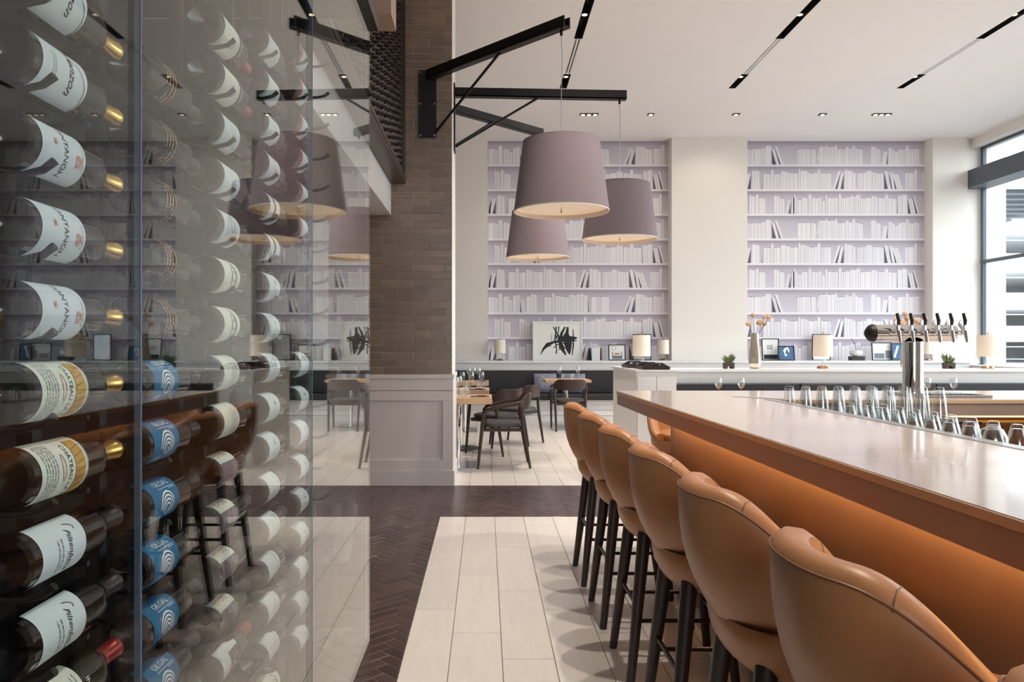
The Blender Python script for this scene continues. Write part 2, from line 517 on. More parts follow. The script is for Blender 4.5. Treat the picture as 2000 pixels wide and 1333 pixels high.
# ------------------------------------------------------------------ floor: pale plank tiles
TW, TL, G = 0.2206, 0.8824, 0.0019
seam0 = -0.150
def tile_mesh(w, l):
    m = MB()
    b = 0.0015
    x0, x1, y0, y1 = -w / 2 + G / 2, w / 2 - G / 2, -l / 2 + G / 2, l / 2 - G / 2
    m.add([(x0, y0, -0.006), (x1, y0, -0.006), (x1, y1, -0.006), (x0, y1, -0.006),
           (x0 + b, y0 + b, 0), (x1 - b, y0 + b, 0), (x1 - b, y1 - b, 0), (x0 + b, y1 - b, 0)],
          [(4, 5, 6, 7), (0, 1, 5, 4), (1, 2, 6, 5), (2, 3, 7, 6), (3, 0, 4, 7)])
    return m.mesh('tile', 'tile')
tmesh = {}
def lay_tiles(xa, xb, ya, yb, offs, rest):
    # tiles between seams of the common grid, clipped to the rectangle
    i0 = math.floor((xa - seam0) / TW + 1e-6)
    k = i0
    while seam0 + k * TW < xb - 0.01:
        a, b = max(xa, seam0 + k * TW), min(xb, seam0 + (k + 1) * TW)
        if b - a > 0.012:
            o = offs[k % 3]
            j = math.floor((ya - o) / TL)
            while o + j * TL < yb - 0.001:
                c, d = max(ya, o + j * TL), min(yb, o + (j + 1) * TL)
                if d - c > 0.02:
                    if rest is None:
                        key = (round(b - a, 3), round(d - c, 3))
                        if key not in tmesh: tmesh[key] = tile_mesh(b - a, d - c)
                        put(tmesh[key], 'tile', floor, ((a + b) / 2, (c + d) / 2, 0))
                    else:
                        g = G / 2
                        rest.add([(a + g, c + g, 0), (b - g, c + g, 0), (b - g, d - g, 0), (a + g, d - g, 0)], [(0, 1, 2, 3)])
                j += 1
        k += 1
# joints: measured phases of the three tile columns
OFF = {1: 4.677, 2: 4.368, 0: 4.96}
OFF = [OFF[2], OFF[0], OFF[1]]
YB0, YB1, XE = 5.84, 7.14, -0.349
lay_tiles(XE, 1.28, 1.0, YB0, OFF, None)
lay_tiles(-1.3, 2.4, YB1, 13.35, OFF, None)
rest = MB()
lay_tiles(1.28, 8.9, -1.0, YB0, OFF, rest)
lay_tiles(XE, 1.28, -4.5, 1.0, OFF, rest)
lay_tiles(2.4, 8.9, YB1, 13.35, OFF, rest)
lay_tiles(-6.9, -1.3, YB1, 13.35, OFF, rest)
ro = rest.build('tile_field', 'tile', floor); ro['kind'] = 'stuff'

# dark herringbone band and aisle border
HW = 0.0635
def clip(poly, xa, xb, ya, yb):
    def cut(p, f):
        r = []
        for i in range(len(p)):
            a, b = p[i], p[(i + 1) % len(p)]
            fa, fb = f(a), f(b)
            if fa >= 0: r.append(a)
            if (fa >= 0) != (fb >= 0):
                t = fa / (fa - fb)
                r.append((a[0] + (b[0] - a[0]) * t, a[1] + (b[1] - a[1]) * t))
        return r
    for f in (lambda q: q[0] - xa, lambda q: xb - q[0], lambda q: q[1] - ya, lambda q: yb - q[1]):
        if not poly: return []
        poly = cut(poly, f)
    return poly
def area(p):
    return abs(sum(p[i][0] * p[(i + 1) % len(p)][1] - p[(i + 1) % len(p)][0] * p[i][1] for i in range(len(p)))) / 2
def inset(p, d):
    cx = sum(q[0] for q in p) / len(p); cy = sum(q[1] for q in p) / len(p)
    n = len(p); out = []
    sgn = 1 if sum(p[i][0] * p[(i + 1) % n][1] - p[(i + 1) % n][0] * p[i][1] for i in range(n)) > 0 else -1
    for i in range(n):
        a, b, c = Vector(p[i - 1]), Vector(p[i]), Vector(p[(i + 1) % n])
        d1, d2 = (b - a), (c - b)
        if d1.length < 1e-7 or d2.length < 1e-7:
            out.append(tuple(b)); continue
        d1.normalize(); d2.normalize()
        n1 = Vector((-d1.y, d1.x)) * sgn; n2 = Vector((-d2.y, d2.x)) * sgn
        k = 1 + n1.dot(n2)
        if k < 0.2: out.append(tuple(b + n1 * d)); continue
        out.append(tuple(b + (n1 + n2) * (d / k)))
    return out
rects = [(-2.4, 2.6, YB0, YB1), (-1.9, XE, 2.2, YB0)]
rects_far = [(XE - 0.09, XE, 0.0, 2.2)]
pieces = []
c45 = math.sqrt(0.5)
for p in range(-130, 130):
    for q in range(-22, 22):
        ox, oy = p + 3 * q, p - 3 * q
        for (a, b, c, d) in ((ox, ox + 3, oy, oy + 1), (ox + 3, ox + 4, oy - 2, oy + 1)):
            g = 0.03
            quad = [(a + g, c + g), (b - g, c + g), (b - g, d - g), (a + g, d - g)]
            quad = [((u - w) * c45 * HW, (u + w) * c45 * HW + 4.0) for u, w in quad]
            cx = sum(u for u, w in quad) / 4; cy = sum(w for u, w in quad) / 4
            if not (-2.6 < cx < 2.8 and -0.2 < cy < 7.3): continue
            for r in rects + rects_far:
                k = clip(quad, *r)
                if len(k) > 2 and area(k) > 6e-5: pieces.append(k)
def seen(k):
    cx = sum(u for u, w in k) / len(k); cy = sum(w for u, w in k) / len(k)
    if cy < 2.5: return 1e9
    sx = VX + cx * F / cy; sy = VY + H * F / cy
    ok = 722 < sx < 1180 and sy < 1345
    return (0 if ok else 100) + cy
pieces.sort(key=seen)
def hb_add(m, k):
    if sum(k[i][0] * k[(i + 1) % len(k)][1] - k[(i + 1) % len(k)][0] * k[i][1] for i in range(len(k))) < 0: k = k[::-1]
    t = inset(k, 0.004)
    n = len(k)
    tx, ty = rnd.uniform(-0.012, 0.012), rnd.uniform(-0.012, 0.012)
    cx = sum(q[0] for q in k) / n; cy = sum(q[1] for q in k) / n
    m.add([(x, y, -0.006) for x, y in k] + [(x, y, -0.001) for x, y in k] + [(x, y, 0.0008 + tx * (x - cx) + ty * (y - cy)) for (x, y) in t],
          [(i, (i + 1) % n, n + (i + 1) % n, n + i) for i in range(n)] + [(n + i, n + (i + 1) % n, 2 * n + (i + 1) % n, 2 * n + i) for i in range(n)] + [tuple(range(2 * n, 3 * n))])
hfloor = struct(MB().box(-2.4, 2.6, YB0, YB1, -0.0058, -0.0014).box(-1.9, XE, -1, YB0, -0.0058, -0.0014).build('floor_band', 'dark_grout'))
hb_rest = MB()
for i, k in enumerate(pieces):
    if i < 300:
        m = MB(); hb_add(m, k)
        m.build('herringbone_tile', 'dark_tile', hfloor)
    else: hb_add(hb_rest, k)
o = hb_rest.build('herringbone_field', 'dark_tile', hfloor); o['kind'] = 'stuff'

# ------------------------------------------------------------------ brick pillar with wainscot
PX0, PX1, PY0, PY1 = -1.476, -0.3077, 7.14, 7.93
pil = struct(MB().box(PX0 + 0.02, PX1 - 0.02, PY0 + 0.005, PY1, 0, CEIL).build('wall_pillar', 'mortar'))
# plaster on the side faces and a slim corner trim
MB().box(PX1 - 0.02, PX1 - 0.006, PY0 + 0.01, PY1, 1.05, CEIL).build('side_plaster', 'wall', pil)
MB().box(PX0 + 0.006, PX0 + 0.02, PY0 + 0.01, PY1, 1.05, CEIL).build('side_plaster', 'wall', pil)
BH, BL, J = 0.0685, 0.2905, 0.0042
bz0 = 1.047
bm_cache = {}
def brick_mesh(w):
    k = round(w, 3)
    if k not in bm_cache:
        bm_cache[k] = MB().bbox(-w / 2, w / 2, 0, 0.028, 0, BH - J, 0.0035).mesh('brick', 'brick')
    return bm_cache[k]
row = 0
z = bz0
while z < 4.75:
    ph = PX0 + 0.01 if row % 2 == 0 else PX0 + 0.01 - BL / 2
    # right-hand joints of the lowest course measured at x = -0.382 and every 0.29 m
    base = -0.382 if row % 2 == 0 else -0.382 - BL / 2
    k = math.floor((PX0 - base) / BL)
    while base + k * BL < PX1 - 0.004:
        a, b = max(PX0, base + k * BL), min(PX1 - 0.003, base + (k + 1) * BL)
        if b - a > 0.015:
            w = b - a - J
            put(brick_mesh(w), 'brick', pil, ((a + b) / 2, PY0 + rnd.uniform(-0.0012, 0.0012), z), (rnd.uniform(-.006, .006), 0, rnd.uniform(-.003, .003)))
        k += 1
    z += BH; row += 1
# wainscot: cap, frieze, stiles and rails around a recessed panel, baseboard
wx0, wx1 = PX0 - 0.006, PX1 + 0.006
wy = PY0 - 0.004
def wains(n, *b): return bevel(MB().box(*b).build(n, 'cream', pil), 0.003)
wains('wainscot_cap', wx0 - 0.008, wx1 + 0.008, wy - 0.03, PY1 + 0.02, 1.005, 1.045)
wains('wainscot_frieze', wx0, wx1, wy - 0.012, PY1 + 0.006, 0.893, 1.005)
wains('rail', wx0, wx1, wy - 0.012, wy + 0.03, 0.797, 0.888)
wains('rail', wx0, wx1, wy - 0.012, wy + 0.03, 0.146, 0.242)
wains('stile', -0.399, wx1, wy - 0.012, wy + 0.03, 0.242, 0.797)
wains('stile', wx0, -1.384, wy - 0.012, wy + 0.03, 0.242, 0.797)
MB().box(-1.384, -0.399, wy + 0.008, wy + 0.03, 0.242, 0.797).build('panel', 'cream', pil)
wains('wainscot_side', wx1 - 0.03, wx1, wy + 0.03, PY1 + 0.006, 0.146, 0.893)
wains('wainscot_side', wx0, wx0 + 0.03, wy + 0.03, PY1 + 0.006, 0.146, 0.893)
bevel(MB().box(wx0 - 0.012, wx1 + 0.012, wy - 0.024, PY1 + 0.018, 0, 0.146).build('baseboard', 'cream', pil), 0.004)

# ------------------------------------------------------------------ upper-floor edge: white beam, bronze woven screen
struct(MB().box(-3.6, -0.885, 3.2, PY0 - 0.002, 2.54, 2.83).build('trim_2', 'white'))
scr = thing('woven_screen', 'dark bronze woven metal screen hanging above the white beam beside brick pillar', 'screen')
MB().box(-0.895, -0.75, 3.2, PY0 - 0.004, 2.832, 2.86).build('sill_channel', 'weave', scr)
MB().box(-0.765, -0.745, 3.2, PY0 - 0.004, 2.86, 2.90).build('bottom_rail', 'weave', scr)
MB().box(-0.78, -0.75, PY0 - 0.03, PY0 - 0.004, 2.86, CEIL).build('edge_post', 'weave', scr)
rb = MB()
n = 320
hh = CEIL - 2.88
for i in range(n + 1):
    t = i / n
    a = t * math.pi * 40
    w = 0.032
    rb.v += [(math.cos(a) * w, math.sin(a) * w, t * hh), (-math.cos(a) * w, -math.sin(a) * w, t * hh)]
for i in range(n):
    rb.f.append((2 * i, 2 * i + 1, 2 * i + 3, 2 * i + 2)); rb.m.append(0)
rme = rb.mesh('strand', 'weave', True)
for i in range(36):
    o = put(rme, 'strand', scr, (-0.80, 3.3 + i * 0.107, 2.88), (0, 0, (i % 2) * 1.2))
# back of the upper floor behind the screen, and a tan soffit box
struct(MB().box(-1.7, -1.6, 3.2, PY0 - 0.002, 2.832, CEIL).build('wall_upper', 'soffit'))
sb = MB().box(-1.25, -0.62, 5.0, 5.28, 3.5, CEIL).build('trim_3', 'soffit'); struct(sb)
#@BAR
# ------------------------------------------------------------------ bar counter
BD = -0.0155                                   # the bar runs a hair off the tile direction
def bx(x0, y): return x0 + BD * y
CT, CB = 1.026, 0.938                          # counter top and underside
YE = 4.9                                       # far end of the counter
bar = thing('bar_counter', 'L-shaped bar with pale stone top, tan edge and copper-lit front panel', 'bar counter')
top_poly = [(bx(0.92, -0.6), -0.6), (1.52, -0.6), (1.53, 4.1), (4.4, 4.1), (4.4, YE), (bx(0.92, YE), YE)]
def inset_poly(poly, d): return inset(poly, d)
bevel(MB().prism(inset(top_poly, 0.004), CB, CT - 0.023).build('counter_apron', 'baredge', bar), 0.002)
bevel(MB().prism(top_poly, CT - 0.0229, CT - 0.002).build('counter_lip', 'barlip', bar), 0.002)
MB().prism(inset(top_poly, 0.003), CT - 0.0019, CT).build('counter_top', 'bartop', bar)
# front panels below the overhang
fp = [(bx(1.06, -0.6), -0.6), (1.46, -0.6), (1.46, 4.18), (4.3, 4.18), (4.3, 4.45), (1.36, 4.45), (bx(1.06, 4.09), 4.09)]
MB().prism(fp, 0.0, CB).build('front_panel', 'barfront', bar)
tk = MB().prism([(bx(1.045, -0.6), -0.6), (bx(1.06, -0.6), -0.6), (bx(1.06, 4.09), 4.09), (bx(1.045, 4.09), 4.09)], 0.0, 0.09)
tk.build('toe_kick', 'steel', bar)
# steel trim along the inner edge of the top
def strip(pts, w, z0, z1, name, mt):
    m = MB()
    a = [(x, y) for x, y in pts]
    l = []; r = []
    for i, (x, y) in enumerate(a):
        p, q = Vector(a[max(i - 1, 0)]), Vector(a[min(i + 1, len(a) - 1)])
        d = (q - p).normalized(); nn = Vector((-d.y, d.x)) * w / 2
        l.append((x + nn.x, y + nn.y)); r.append((x - nn.x, y - nn.y))
    for i in range(len(a) - 1):
        m.prism([l[i], r[i], r[i + 1], l[i + 1]], z0, z1)
    return m.build(name, mt, bar)
strip([(1.525, -0.6), (1.53, 4.1)], 0.05, CT - 0.03, CT + 0.002, 'inner_trim', 'steel')
strip([(1.42, 4.34), (1.62, 4.1)], 0.03, CT - 0.03, CT + 0.0018, 'inner_trim', 'steel')
# glass shelf inside, copper inner face of the far leg, gold rail
MB().box(1.5, 1.80, 0.4, 4.08, 0.935, 0.944).build('glass_shelf', 'rail', bar)
MB().box(1.8, 2.43, 3.72, 4.08, 0.935, 0.944).build('glass_shelf', 'rail', bar)
MB().box(1.9, 4.3, 4.165, 4.178, 0.0, CB).build('inner_panel', 'copper', bar)
MB().cyl((1.9, 4.12, 0.90), (4.3, 4.12, 0.90), 0.013, n=10).build('bar_rail', 'gold', bar)
MB().box(1.46, 1.95, 0.3, 3.7, 0.60, 0.64).build('speed_rail', 'black', bar)
MB().box(2.6, 4.3, 3.4, 4.1, 0.72, 0.76).build('back_worktop', 'dark_wood', bar)
# led strips under the counter
lp = [(bx(1.005, -0.5), -0.5), (bx(1.022, -0.5), -0.5), (bx(1.022, 4.05), 4.05), (bx(1.005, 4.05), 4.05)]
t = thing('led_strip', 'warm amber light strip glowing under the bar overhang', 'light strip')
MB().prism(lp, CB - 0.012, CB - 0.001).build('diffuser', 'led', t)
lp = [(1.2, 4.55), (1.5, 4.55), (1.5, 4.57), (1.2, 4.57)]
MB().prism([(1.36, 4.48), (2.6, 4.48), (2.6, 4.5), (1.36, 4.5)], CB - 0.012, CB - 0.001).build('diffuser', 'led', t)
t = thing('light_strip', 'warm light strip behind the bar above the copper panel', 'light strip')
MB().box(2.0, 4.3, 4.105, 4.115, CB - 0.008, CB - 0.001).build('diffuser', 'led2', t)

# ------------------------------------------------------------------ bar stools
def ss(a, b, x):
    t = max(0, min(1, (x - a) / (b - a))); return t * t * (3 - 2 * t)
def stool_parts(root):
    # local frame: sitter faces +x, origin on the floor under the seat
    U, K = 60, 9
    m = MB()
    grid = []
    for i in range(U + 1):
        u = -1 + 2 * i / U
        th = u * math.radians(118)
        top = 0.970 - 0.27 * ss(0.22, 1.0, abs(u)) ** 1.3
        bot = 0.600
        sec = []
        def pt(v, off):
            z = bot + (top - bot) * v
            fl = ss(0, 1, v)
            rx = 0.293 - 0.128 * (1 - v) ** 2.8 - off
            ry = 0.246 - 0.096 * (1 - v) ** 2.8 - off
            e = 0.84
            cx, sy = math.cos(th), math.sin(th)
            x = -math.copysign(abs(cx) ** e, cx) * rx
            y = math.copysign(abs(sy) ** e, sy) * ry
            if cx < 0: x *= 0.8
            return (x, y, z)
        for j in range(K): sec.append(pt(j / (K - 1) * 0.97, 0.0))
        th_ = 0.066
        a = pt(1.0, 0.008); sec.append((a[0], a[1], a[2] + 0.007))
        a = pt(1.0, th_ * 0.3); sec.append((a[0], a[1], a[2] + 0.016))
        a = pt(1.0, th_ * 0.65); sec.append((a[0], a[1], a[2] + 0.016))
        a = pt(1.0, th_ * .95); sec.append((a[0], a[1], a[2] + 0.003))
        for j in reversed(range(K)):
            v = j / (K - 1) * 0.95
            sec.append(pt(v, th_ + 0.012 * math.sin(v * math.pi)))
        grid.append(sec)
    L = len(grid[0])
    vs = [p for s_ in grid for p in s_]
    fs = []
    for i in range(U):
        for j in range(L):
            k = (j + 1) % L
            fs.append((i * L + j, (i + 1) * L + j, (i + 1) * L + k, i * L + k))
    fs += [tuple(reversed(range(L))), tuple(range(U * L, U * L + L))]
    m.add(vs, [tuple(reversed(f)) for f in fs])
    back = m.build('backrest', 'leather', root, True)
    # piping: along the upper outer edge and down to the arm ends
    pp = [grid[i][K - 1] for i in range(1, U)]
    pp = [(p[0] * 1.001, p[1] * 1.001, p[2] + 0.006) for p in pp]
    MB().tube(pp, 0.0024, 6).build('piping', 'leather_edge', back, True)
    # inner pad seam
    for k in (U // 2 - 12, U // 2 + 12):
        MB().tube([(p[0], p[1], p[2] - 0.0006) for p in grid[k][K - 1:K + 5]], 0.0016, 5).build('seam', 'leather_edge', back, True)
    # seat bucket with a rolled bottom
    def sup(r, t, e=0.72):
        c, s_ = math.cos(t), math.sin(t)
        return math.copysign(abs(c) ** e, c) * r[0], math.copysign(abs(s_) ** e, s_) * r[1]
    m = MB()
    prof = [(0.09, 0.540), (0.135, 0.542), (0.168, 0.552), (0.192, 0.572), (0.209, 0.602), (0.217, 0.64), (0.219, 0.668), (0.216, 0.674), (0.21, 0.672), (0.206, 0.655)]
    n = 36
    for (r, zz) in prof:
        for i in range(n):
            x, y = sup((r * 0.98, r), 2 * math.pi * i / n); m.v.append((x, y, zz))
    for a in range(len(prof) - 1):
        for i in range(n):
            j = (i + 1) % n
            m.f.append((a * n + i, a * n + j, (a + 1) * n + j, (a + 1) * n + i)); m.m.append(0)
    m.f.append(tuple(reversed(range(n)))); m.m.append(0)
    m.f.append(tuple(range((len(prof) - 1) * n, len(prof) * n))); m.m.append(0)
    base = m.build('seat_shell', 'leather', root, True)
    tp = [(*[c * 1.0 for c in sup((0.213, 0.217), 2 * math.pi * i / 40)], 0.674) for i in range(41)]
    MB().tube(tp, 0.0026, 6).build('piping', 'leather_edge', base, True)
    m = MB()
    prof = [(0.196, 0.672), (0.2, 0.69), (0.196, 0.708), (0.17, 0.722), (0.1, 0.729), (0.01, 0.731)]
    for (r, zz) in prof:
        for i in range(n):
            x, y = sup((r * 0.95, r * 0.84), 2 * math.pi * i / n); m.v.append((x + 0.012, y, zz))
    for a in range(len(prof) - 1):
        for i in range(n):
            j = (i + 1) % n
            m.f.append((a * n + i, a * n + j, (a + 1) * n + j, (a + 1) * n + i)); m.m.append(0)
    m.f.append(tuple(range((len(prof) - 1) * n, len(prof) * n))); m.m.append(0)
    m.build('seat_cushion', 'leather', root, True)
    feet = {}
    for sx in (-1, 1):
        for sy in (-1, 1):
            t_ = Vector((0.138 * sx, 0.142 * sy, 0.590)); f = Vector((0.205 * sx, 0.195 * sy, 0.0))
            feet[sx, sy] = (t_, f)
            MB().cyl(f, t_, 0.0165, 0.027, 14).build('leg', 'dark_wood', root, True)
    def at(k, z):
        a, b = feet[k]; s_ = z / 0.590
        return b + (a - b) * s_
    for p, q, zz in (((-1, -1), (-1, 1), 0.30), ((1, -1), (1, 1), 0.22), ((-1, -1), (1, -1), 0.25), ((-1, 1), (1, 1), 0.25)):
        MB().cyl(at(p, zz), at(q, zz), 0.0085, n=8).build('footrest', 'rail', root, True)
def stool_at(proto, i, lab, loc, rz):
    o = proto if i == 0 else copy_tree(proto)
    o.location = loc; o.rotation_euler = (0, 0, rz)
    tag(o, lab, 'bar stool', 'tan leather bar stools at the bar')
    return o
st = thing('bar_stool', '', 'bar stool')
stool_parts(st)
names = ['tan leather bar stool farthest down the row along the bar', 'tan leather bar stool, second from the far end of the row',
         'tan leather bar stool, third from the far end of the row', 'tan leather bar stool in the middle of the row, fourth from far end',
         'tan leather bar stool, third from the camera in the row', 'tan leather bar stool with its whole rounded back nearest in view',
         'tan leather bar stool cut off at the lower right corner']
SZ = [4.35, 3.73, 3.12, 2.50, 1.88, 1.27, 0.66]
for i, y in enumerate(SZ):
    stool_at(st, i, names[i], (0.81 + BD * y, y, 0), 0)
stool_at(st, 1, 'tan leather bar stool at the end of the bar, facing it, glowing amber', (1.38, 5.28, 0), -math.pi / 2)

# ------------------------------------------------------------------ glasses set upside down inside the bar
def tumbler(h, rb, rt, name='tumbler', th=0.003):
    # inverted: rim (rb) down, base (rt) up
    m = MB()
    m.lathe([(rb - th, 0.0), (rb, 0.0), (rb * .52 + rt * .48, h * 0.5), (rt, h - 0.004), (rt - 0.004, h), (0.001, h)], 18)
    m.lathe([(rb - th, 0.0), (rb * .52 + rt * .48 - th, h * 0.5), (rt - th, h - 0.014), (0.001, h - 0.014)], 18)
    return m.mesh(name, 'glass', True)
tall = tumbler(0.158, 0.043, 0.021)
low = tumbler(0.122, 0.044, 0.017)
bowl = MB().lathe([(0.036, 0.0), (0.0385, 0.0), (0.046, 0.05), (0.043, 0.085), (0.03, 0.11), (0.012, 0.118), (0.001, 0.118)], 20).lathe([(0.0365, 0.0), (0.044, 0.05), (0.041, 0.084), (0.028, 0.108), (0.001, 0.114)], 20).mesh('stemless_glass', 'glass', True)
ng = 0
for r in range(2):
    for i in range(9):
        o = put(tall, 'tall_glass', None, (1.607 + i * 0.086 + r * 0.04, 4.02 - r * 0.11, 0.9445))
        tag(o, 'upturned tall clear glass, %s from left in the %s row before the tap tower' % (ORD[i], ['back', 'front'][r]), 'glass', 'upturned tall glasses inside the bar corner')
ys = [2.40, 2.515, 2.63, 2.745, 2.86, 2.98, 3.10, 3.22, 3.34, 3.46]
for r in range(2):
    for i, y in enumerate(ys):
        o = put(bowl if (i == 0 and r == 0) else low, 'short_glass', None, (1.60 + r * 0.1, y + r * 0.03, 0.9445))
        tag(o, 'upturned short clear glass, %s from the near end of the %s row behind the bar' % (ORD[i], ['front', 'rear'][r]), 'glass', 'upturned short glasses along the bar')

# ------------------------------------------------------------------ beer tap tower
tw = thing('tap_tower', 'chrome T-shaped beer tower with six black-handled taps on the bar', 'beer tower', (2.53, 4.5, CT + 0.0142))
R_ = 0.05
MB().lathe([(0.058, 0), (0.058, 0.006), (0.056, 0.01), (0.056, 0.30)], 32).build('column', 'chrome', tw, True)
zb = H - (651 - VY) * 4.5 / F - CT - 0.0142
L0, L1 = (1700 - 1781) * 4.5 / F, (1862 - 1781) * 4.5 / F
MB().lathe([(0.001, L0), (R_, L0), (R_, L1 - 0.02), (0.044, L1), (0.001, L1 + 0.004)], 28, (0, 0, zb), 'X').build('barrel', 'chrome', tw, True)
MB().lathe([(R_ + 0.002, L0 + 0.012), (R_ + 0.003, L0), (R_ - 0.004, L0 - 0.014), (0.022, L0 - 0.034), (0.001, L0 - 0.036)], 24, (0, 0, zb), 'X').build('end_cap', 'black', tw, True)
for k in range(6):
    x = (1738 + 25.5 * k - 1781) * 4.5 / F
    f = MB().cyl((x, -R_ + 0.01, zb + 0.0), (x, -R_ - 0.035, zb + 0.004), 0.016, 0.013, 12)
    f.cyl((x, -R_ - 0.035, zb + 0.012), (x, -R_ - 0.055, zb - 0.055), 0.013, 0.008, 12)
    f.cyl((x, -R_ - 0.03, zb - 0.0), (x, -R_ - 0.03, zb + 0.045), 0.011, 0.009, 12)
    fo = f.build('faucet', 'chrome', tw, True)
    MB().tube([(x, -R_ - 0.032, zb + 0.04), (x + .004, -R_ - 0.03, zb + 0.07), (x - 0.006, -R_ - 0.028, zb + 0.115)], [0.007, 0.0105, 0.0085], 10).build('tap_handle', 'black', fo, True)
    MB().tube([(x + 0.006, -R_ - 0.02, zb + 0.01), (x + 0.03, R_ * .2, zb + 0.05), (x + 0.047, R_ * .5, zb + 0.078)], [0.012, 0.013, 0.007], 10).build('tap_lever', 'steel', fo, True)
g = thing('drip_tray', 'low steel drip tray under the beer tower', 'drip tray', (2.62, 4.42, CT))
bevel(MB().box(-0.2, 0.2, -0.2, 0.16, 0.0005, 0.014).build('tray', 'steel', g), 0.004)
for k in range(12):
    MB().box(-0.17 + k * 0.029, -0.16 + k * 0.029, -0.17, -0.07, 0.0142, 0.016).build('grate_bar', 'black', g)

# ------------------------------------------------------------------ pendant lamps on swing arms
def beam(m, a, b, w, h):
    # angle-section beam: vertical web and bottom flange
    a, b = Vector(a), Vector(b)
    d = (b - a); d.z = 0; d.normalize()
    n = Vector((-d.y, d.x, 0))
    def bar_(o0, o1, z0, z1):
        ps = []
        for p in (a, b):
            for o_, z_ in ((o0, z0), (o1, z0), (o1, z1), (o0, z1)):
                ps.append(p + n * o_ + Vector((0, 0, z_)))
        m.add(ps, [(0, 1, 2, 3), (7, 6, 5, 4), (0, 4, 5, 1), (1, 5, 6, 2), (2, 6, 7, 3), (3, 7, 4, 0)])
    bar_(-w / 2, w / 2, -h, -h + 0.012)
    bar_(-w / 2, -w / 2 + 0.012, -h, 0)
    bar_(w / 2 - 0.012, w / 2, -h, 0)
def pendant(lab, alab, plate, pdir, a, tip, lamp, brace0, tb):
    t = thing('swing_arm', alab, 'lamp bracket', group='black steel lamp brackets on the pillar')
    m = MB(); beam(m, a, tip, 0.075, 0.085); m.build('arm', 'black', t)
    mid = Vector(a).lerp(Vector(tip), tb); mid.z -= 0.085
    MB().cyl(brace0, mid, 0.012, n=8).build('brace', 'black', t)
    (x, y, z0, z1) = plate
    if pdir == 'y':
        MB().box(x - 0.084, x + 0.084, y, y + 0.012, z0, z1).build('wall_plate', 'black', t)
        for sx in (-0.066, 0.066):
            for zz in (z0 + 0.02, (z0 + z1) / 2, z1 - 0.02):
                MB().cyl((x + sx, y - 0.006, zz), (x + sx, y + 0.002, zz), 0.008, n=8).build('bolt', 'steel', t)
    else:
        MB().box(x, x + 0.012, y - 0.084, y + 0.084, z0, z1).build('wall_plate', 'black', t)
        for sy in (-0.066, 0.066):
            for zz in (z0 + 0.02, (z0 + z1) / 2, z1 - 0.02):
                MB().cyl((x + 0.01, y + sy, zz), (x + 0.018, y + sy, zz), 0.008, n=8).build('bolt', 'steel', t)
    lx, ly, zb_, zt = lamp
    MB().cyl((lx, ly, tip[2] - 0.085), (lx, ly, tip[2] - 0.125), 0.011, n=8).build('cable_hook', 'black', t)
    p = thing('pendant_lamp', lab, 'pendant lamp', (lx, ly, zb_), group='mauve drum pendant lamps')
    hgt = zt - zb_
    cz = tip[2] - 0.12 - zb_
    MB().tube([(0, 0, cz), (0.006, 0, cz * 0.8 + hgt * .2), (0, 0.0, cz * .4 + hgt * .6), (0, 0, hgt - 0.02)], 0.003, 6).build('cable', 'steel', p, True)
    rbm, rtp = 0.371, 0.299
    MB().lathe([(rtp, hgt), (rbm, 0)], 64).build('shade', 'shade', p, True)
    MB().lathe([(rbm - 0.004, 0.0005), (rtp - 0.004, hgt - 0.001)], 64).build('shade_lining', 'shade_in', p, True)
    MB().lathe([(rbm + 0.001, -0.003), (rbm + 0.001, 0.004), (rbm - 0.006, 0.004), (rbm - 0.006, -0.003), (rbm + 0.001, -0.003)], 64).build('bottom_rim', 'shade_in', p, True)
    MB().lathe([(rtp + 0.001, hgt - 0.006), (rtp + 0.001, hgt + 0.003), (rtp - 0.006, hgt + 0.003), (rtp - 0.006, hgt - 0.006)], 64).build('top_rim', 'shade', p, True)
    d = MB().lathe([(rbm - 0.0105, 0.03), (rbm - 0.0105, 0.036), (0.001, 0.036)], 48).lathe([(0.001, 0.03), (rbm - 0.0105, 0.03)], 48).build('bottom_diffuser', 'diffuser', p, True)
    MB().lathe([(0.001, -0.012), (0.006, -0.008), (0.008, 0.0), (0.003, 0.012), (0.003, 0.03)], 10).build('finial', 'brass', d, True)
    m = MB()
    for a_ in (0, 2.094, 4.189): m.cyl((0, 0, hgt - 0.02), (math.cos(a_) * (rtp - .006), math.sin(a_) * (rtp - .006), hgt - 0.02), 0.003, n=6)
    m.build('spider', 'steel', p)
ZA = 3.89
pendant('large mauve drum pendant lamp hanging nearest in front of the others', 'black swing arm bracket on the brick face of the pillar',
        (-0.543, PY0 - 0.016, 3.265, 3.897), 'y', (-0.53, PY0 - 0.02, ZA), (0.63, 5.87, ZA - 0.03), (0.592, 5.93, 2.362, 2.905), (-0.47, PY0 - 0.02, 3.31), 0.56)
pendant('mauve drum pendant lamp on the right with a warm glowing underside', 'black swing arm bracket on the side of the pillar, straight across',
        (PX1 - 0.004, 7.55, 3.24, 3.90), 'x', (PX1 + 0.008, 7.55, ZA - 0.02), (1.398, 7.55, ZA - 0.05), (1.332, 7.55, 2.368, 2.911), (PX1 + 0.01, 7.55, 3.29), 0.48)
pendant('mauve drum pendant lamp farthest back, lowest in the picture', 'grey-black swing arm bracket reaching away behind the pillar',
        (-0.53, PY1 + 0.002, 3.24, 3.90), 'y', (-0.53, PY1 + 0.02, ZA), (0.66, 8.95, ZA - 0.03), (0.612, 8.9, 2.342, 2.885), (-0.47, PY1 + 0.02, 3.31), 0.5)

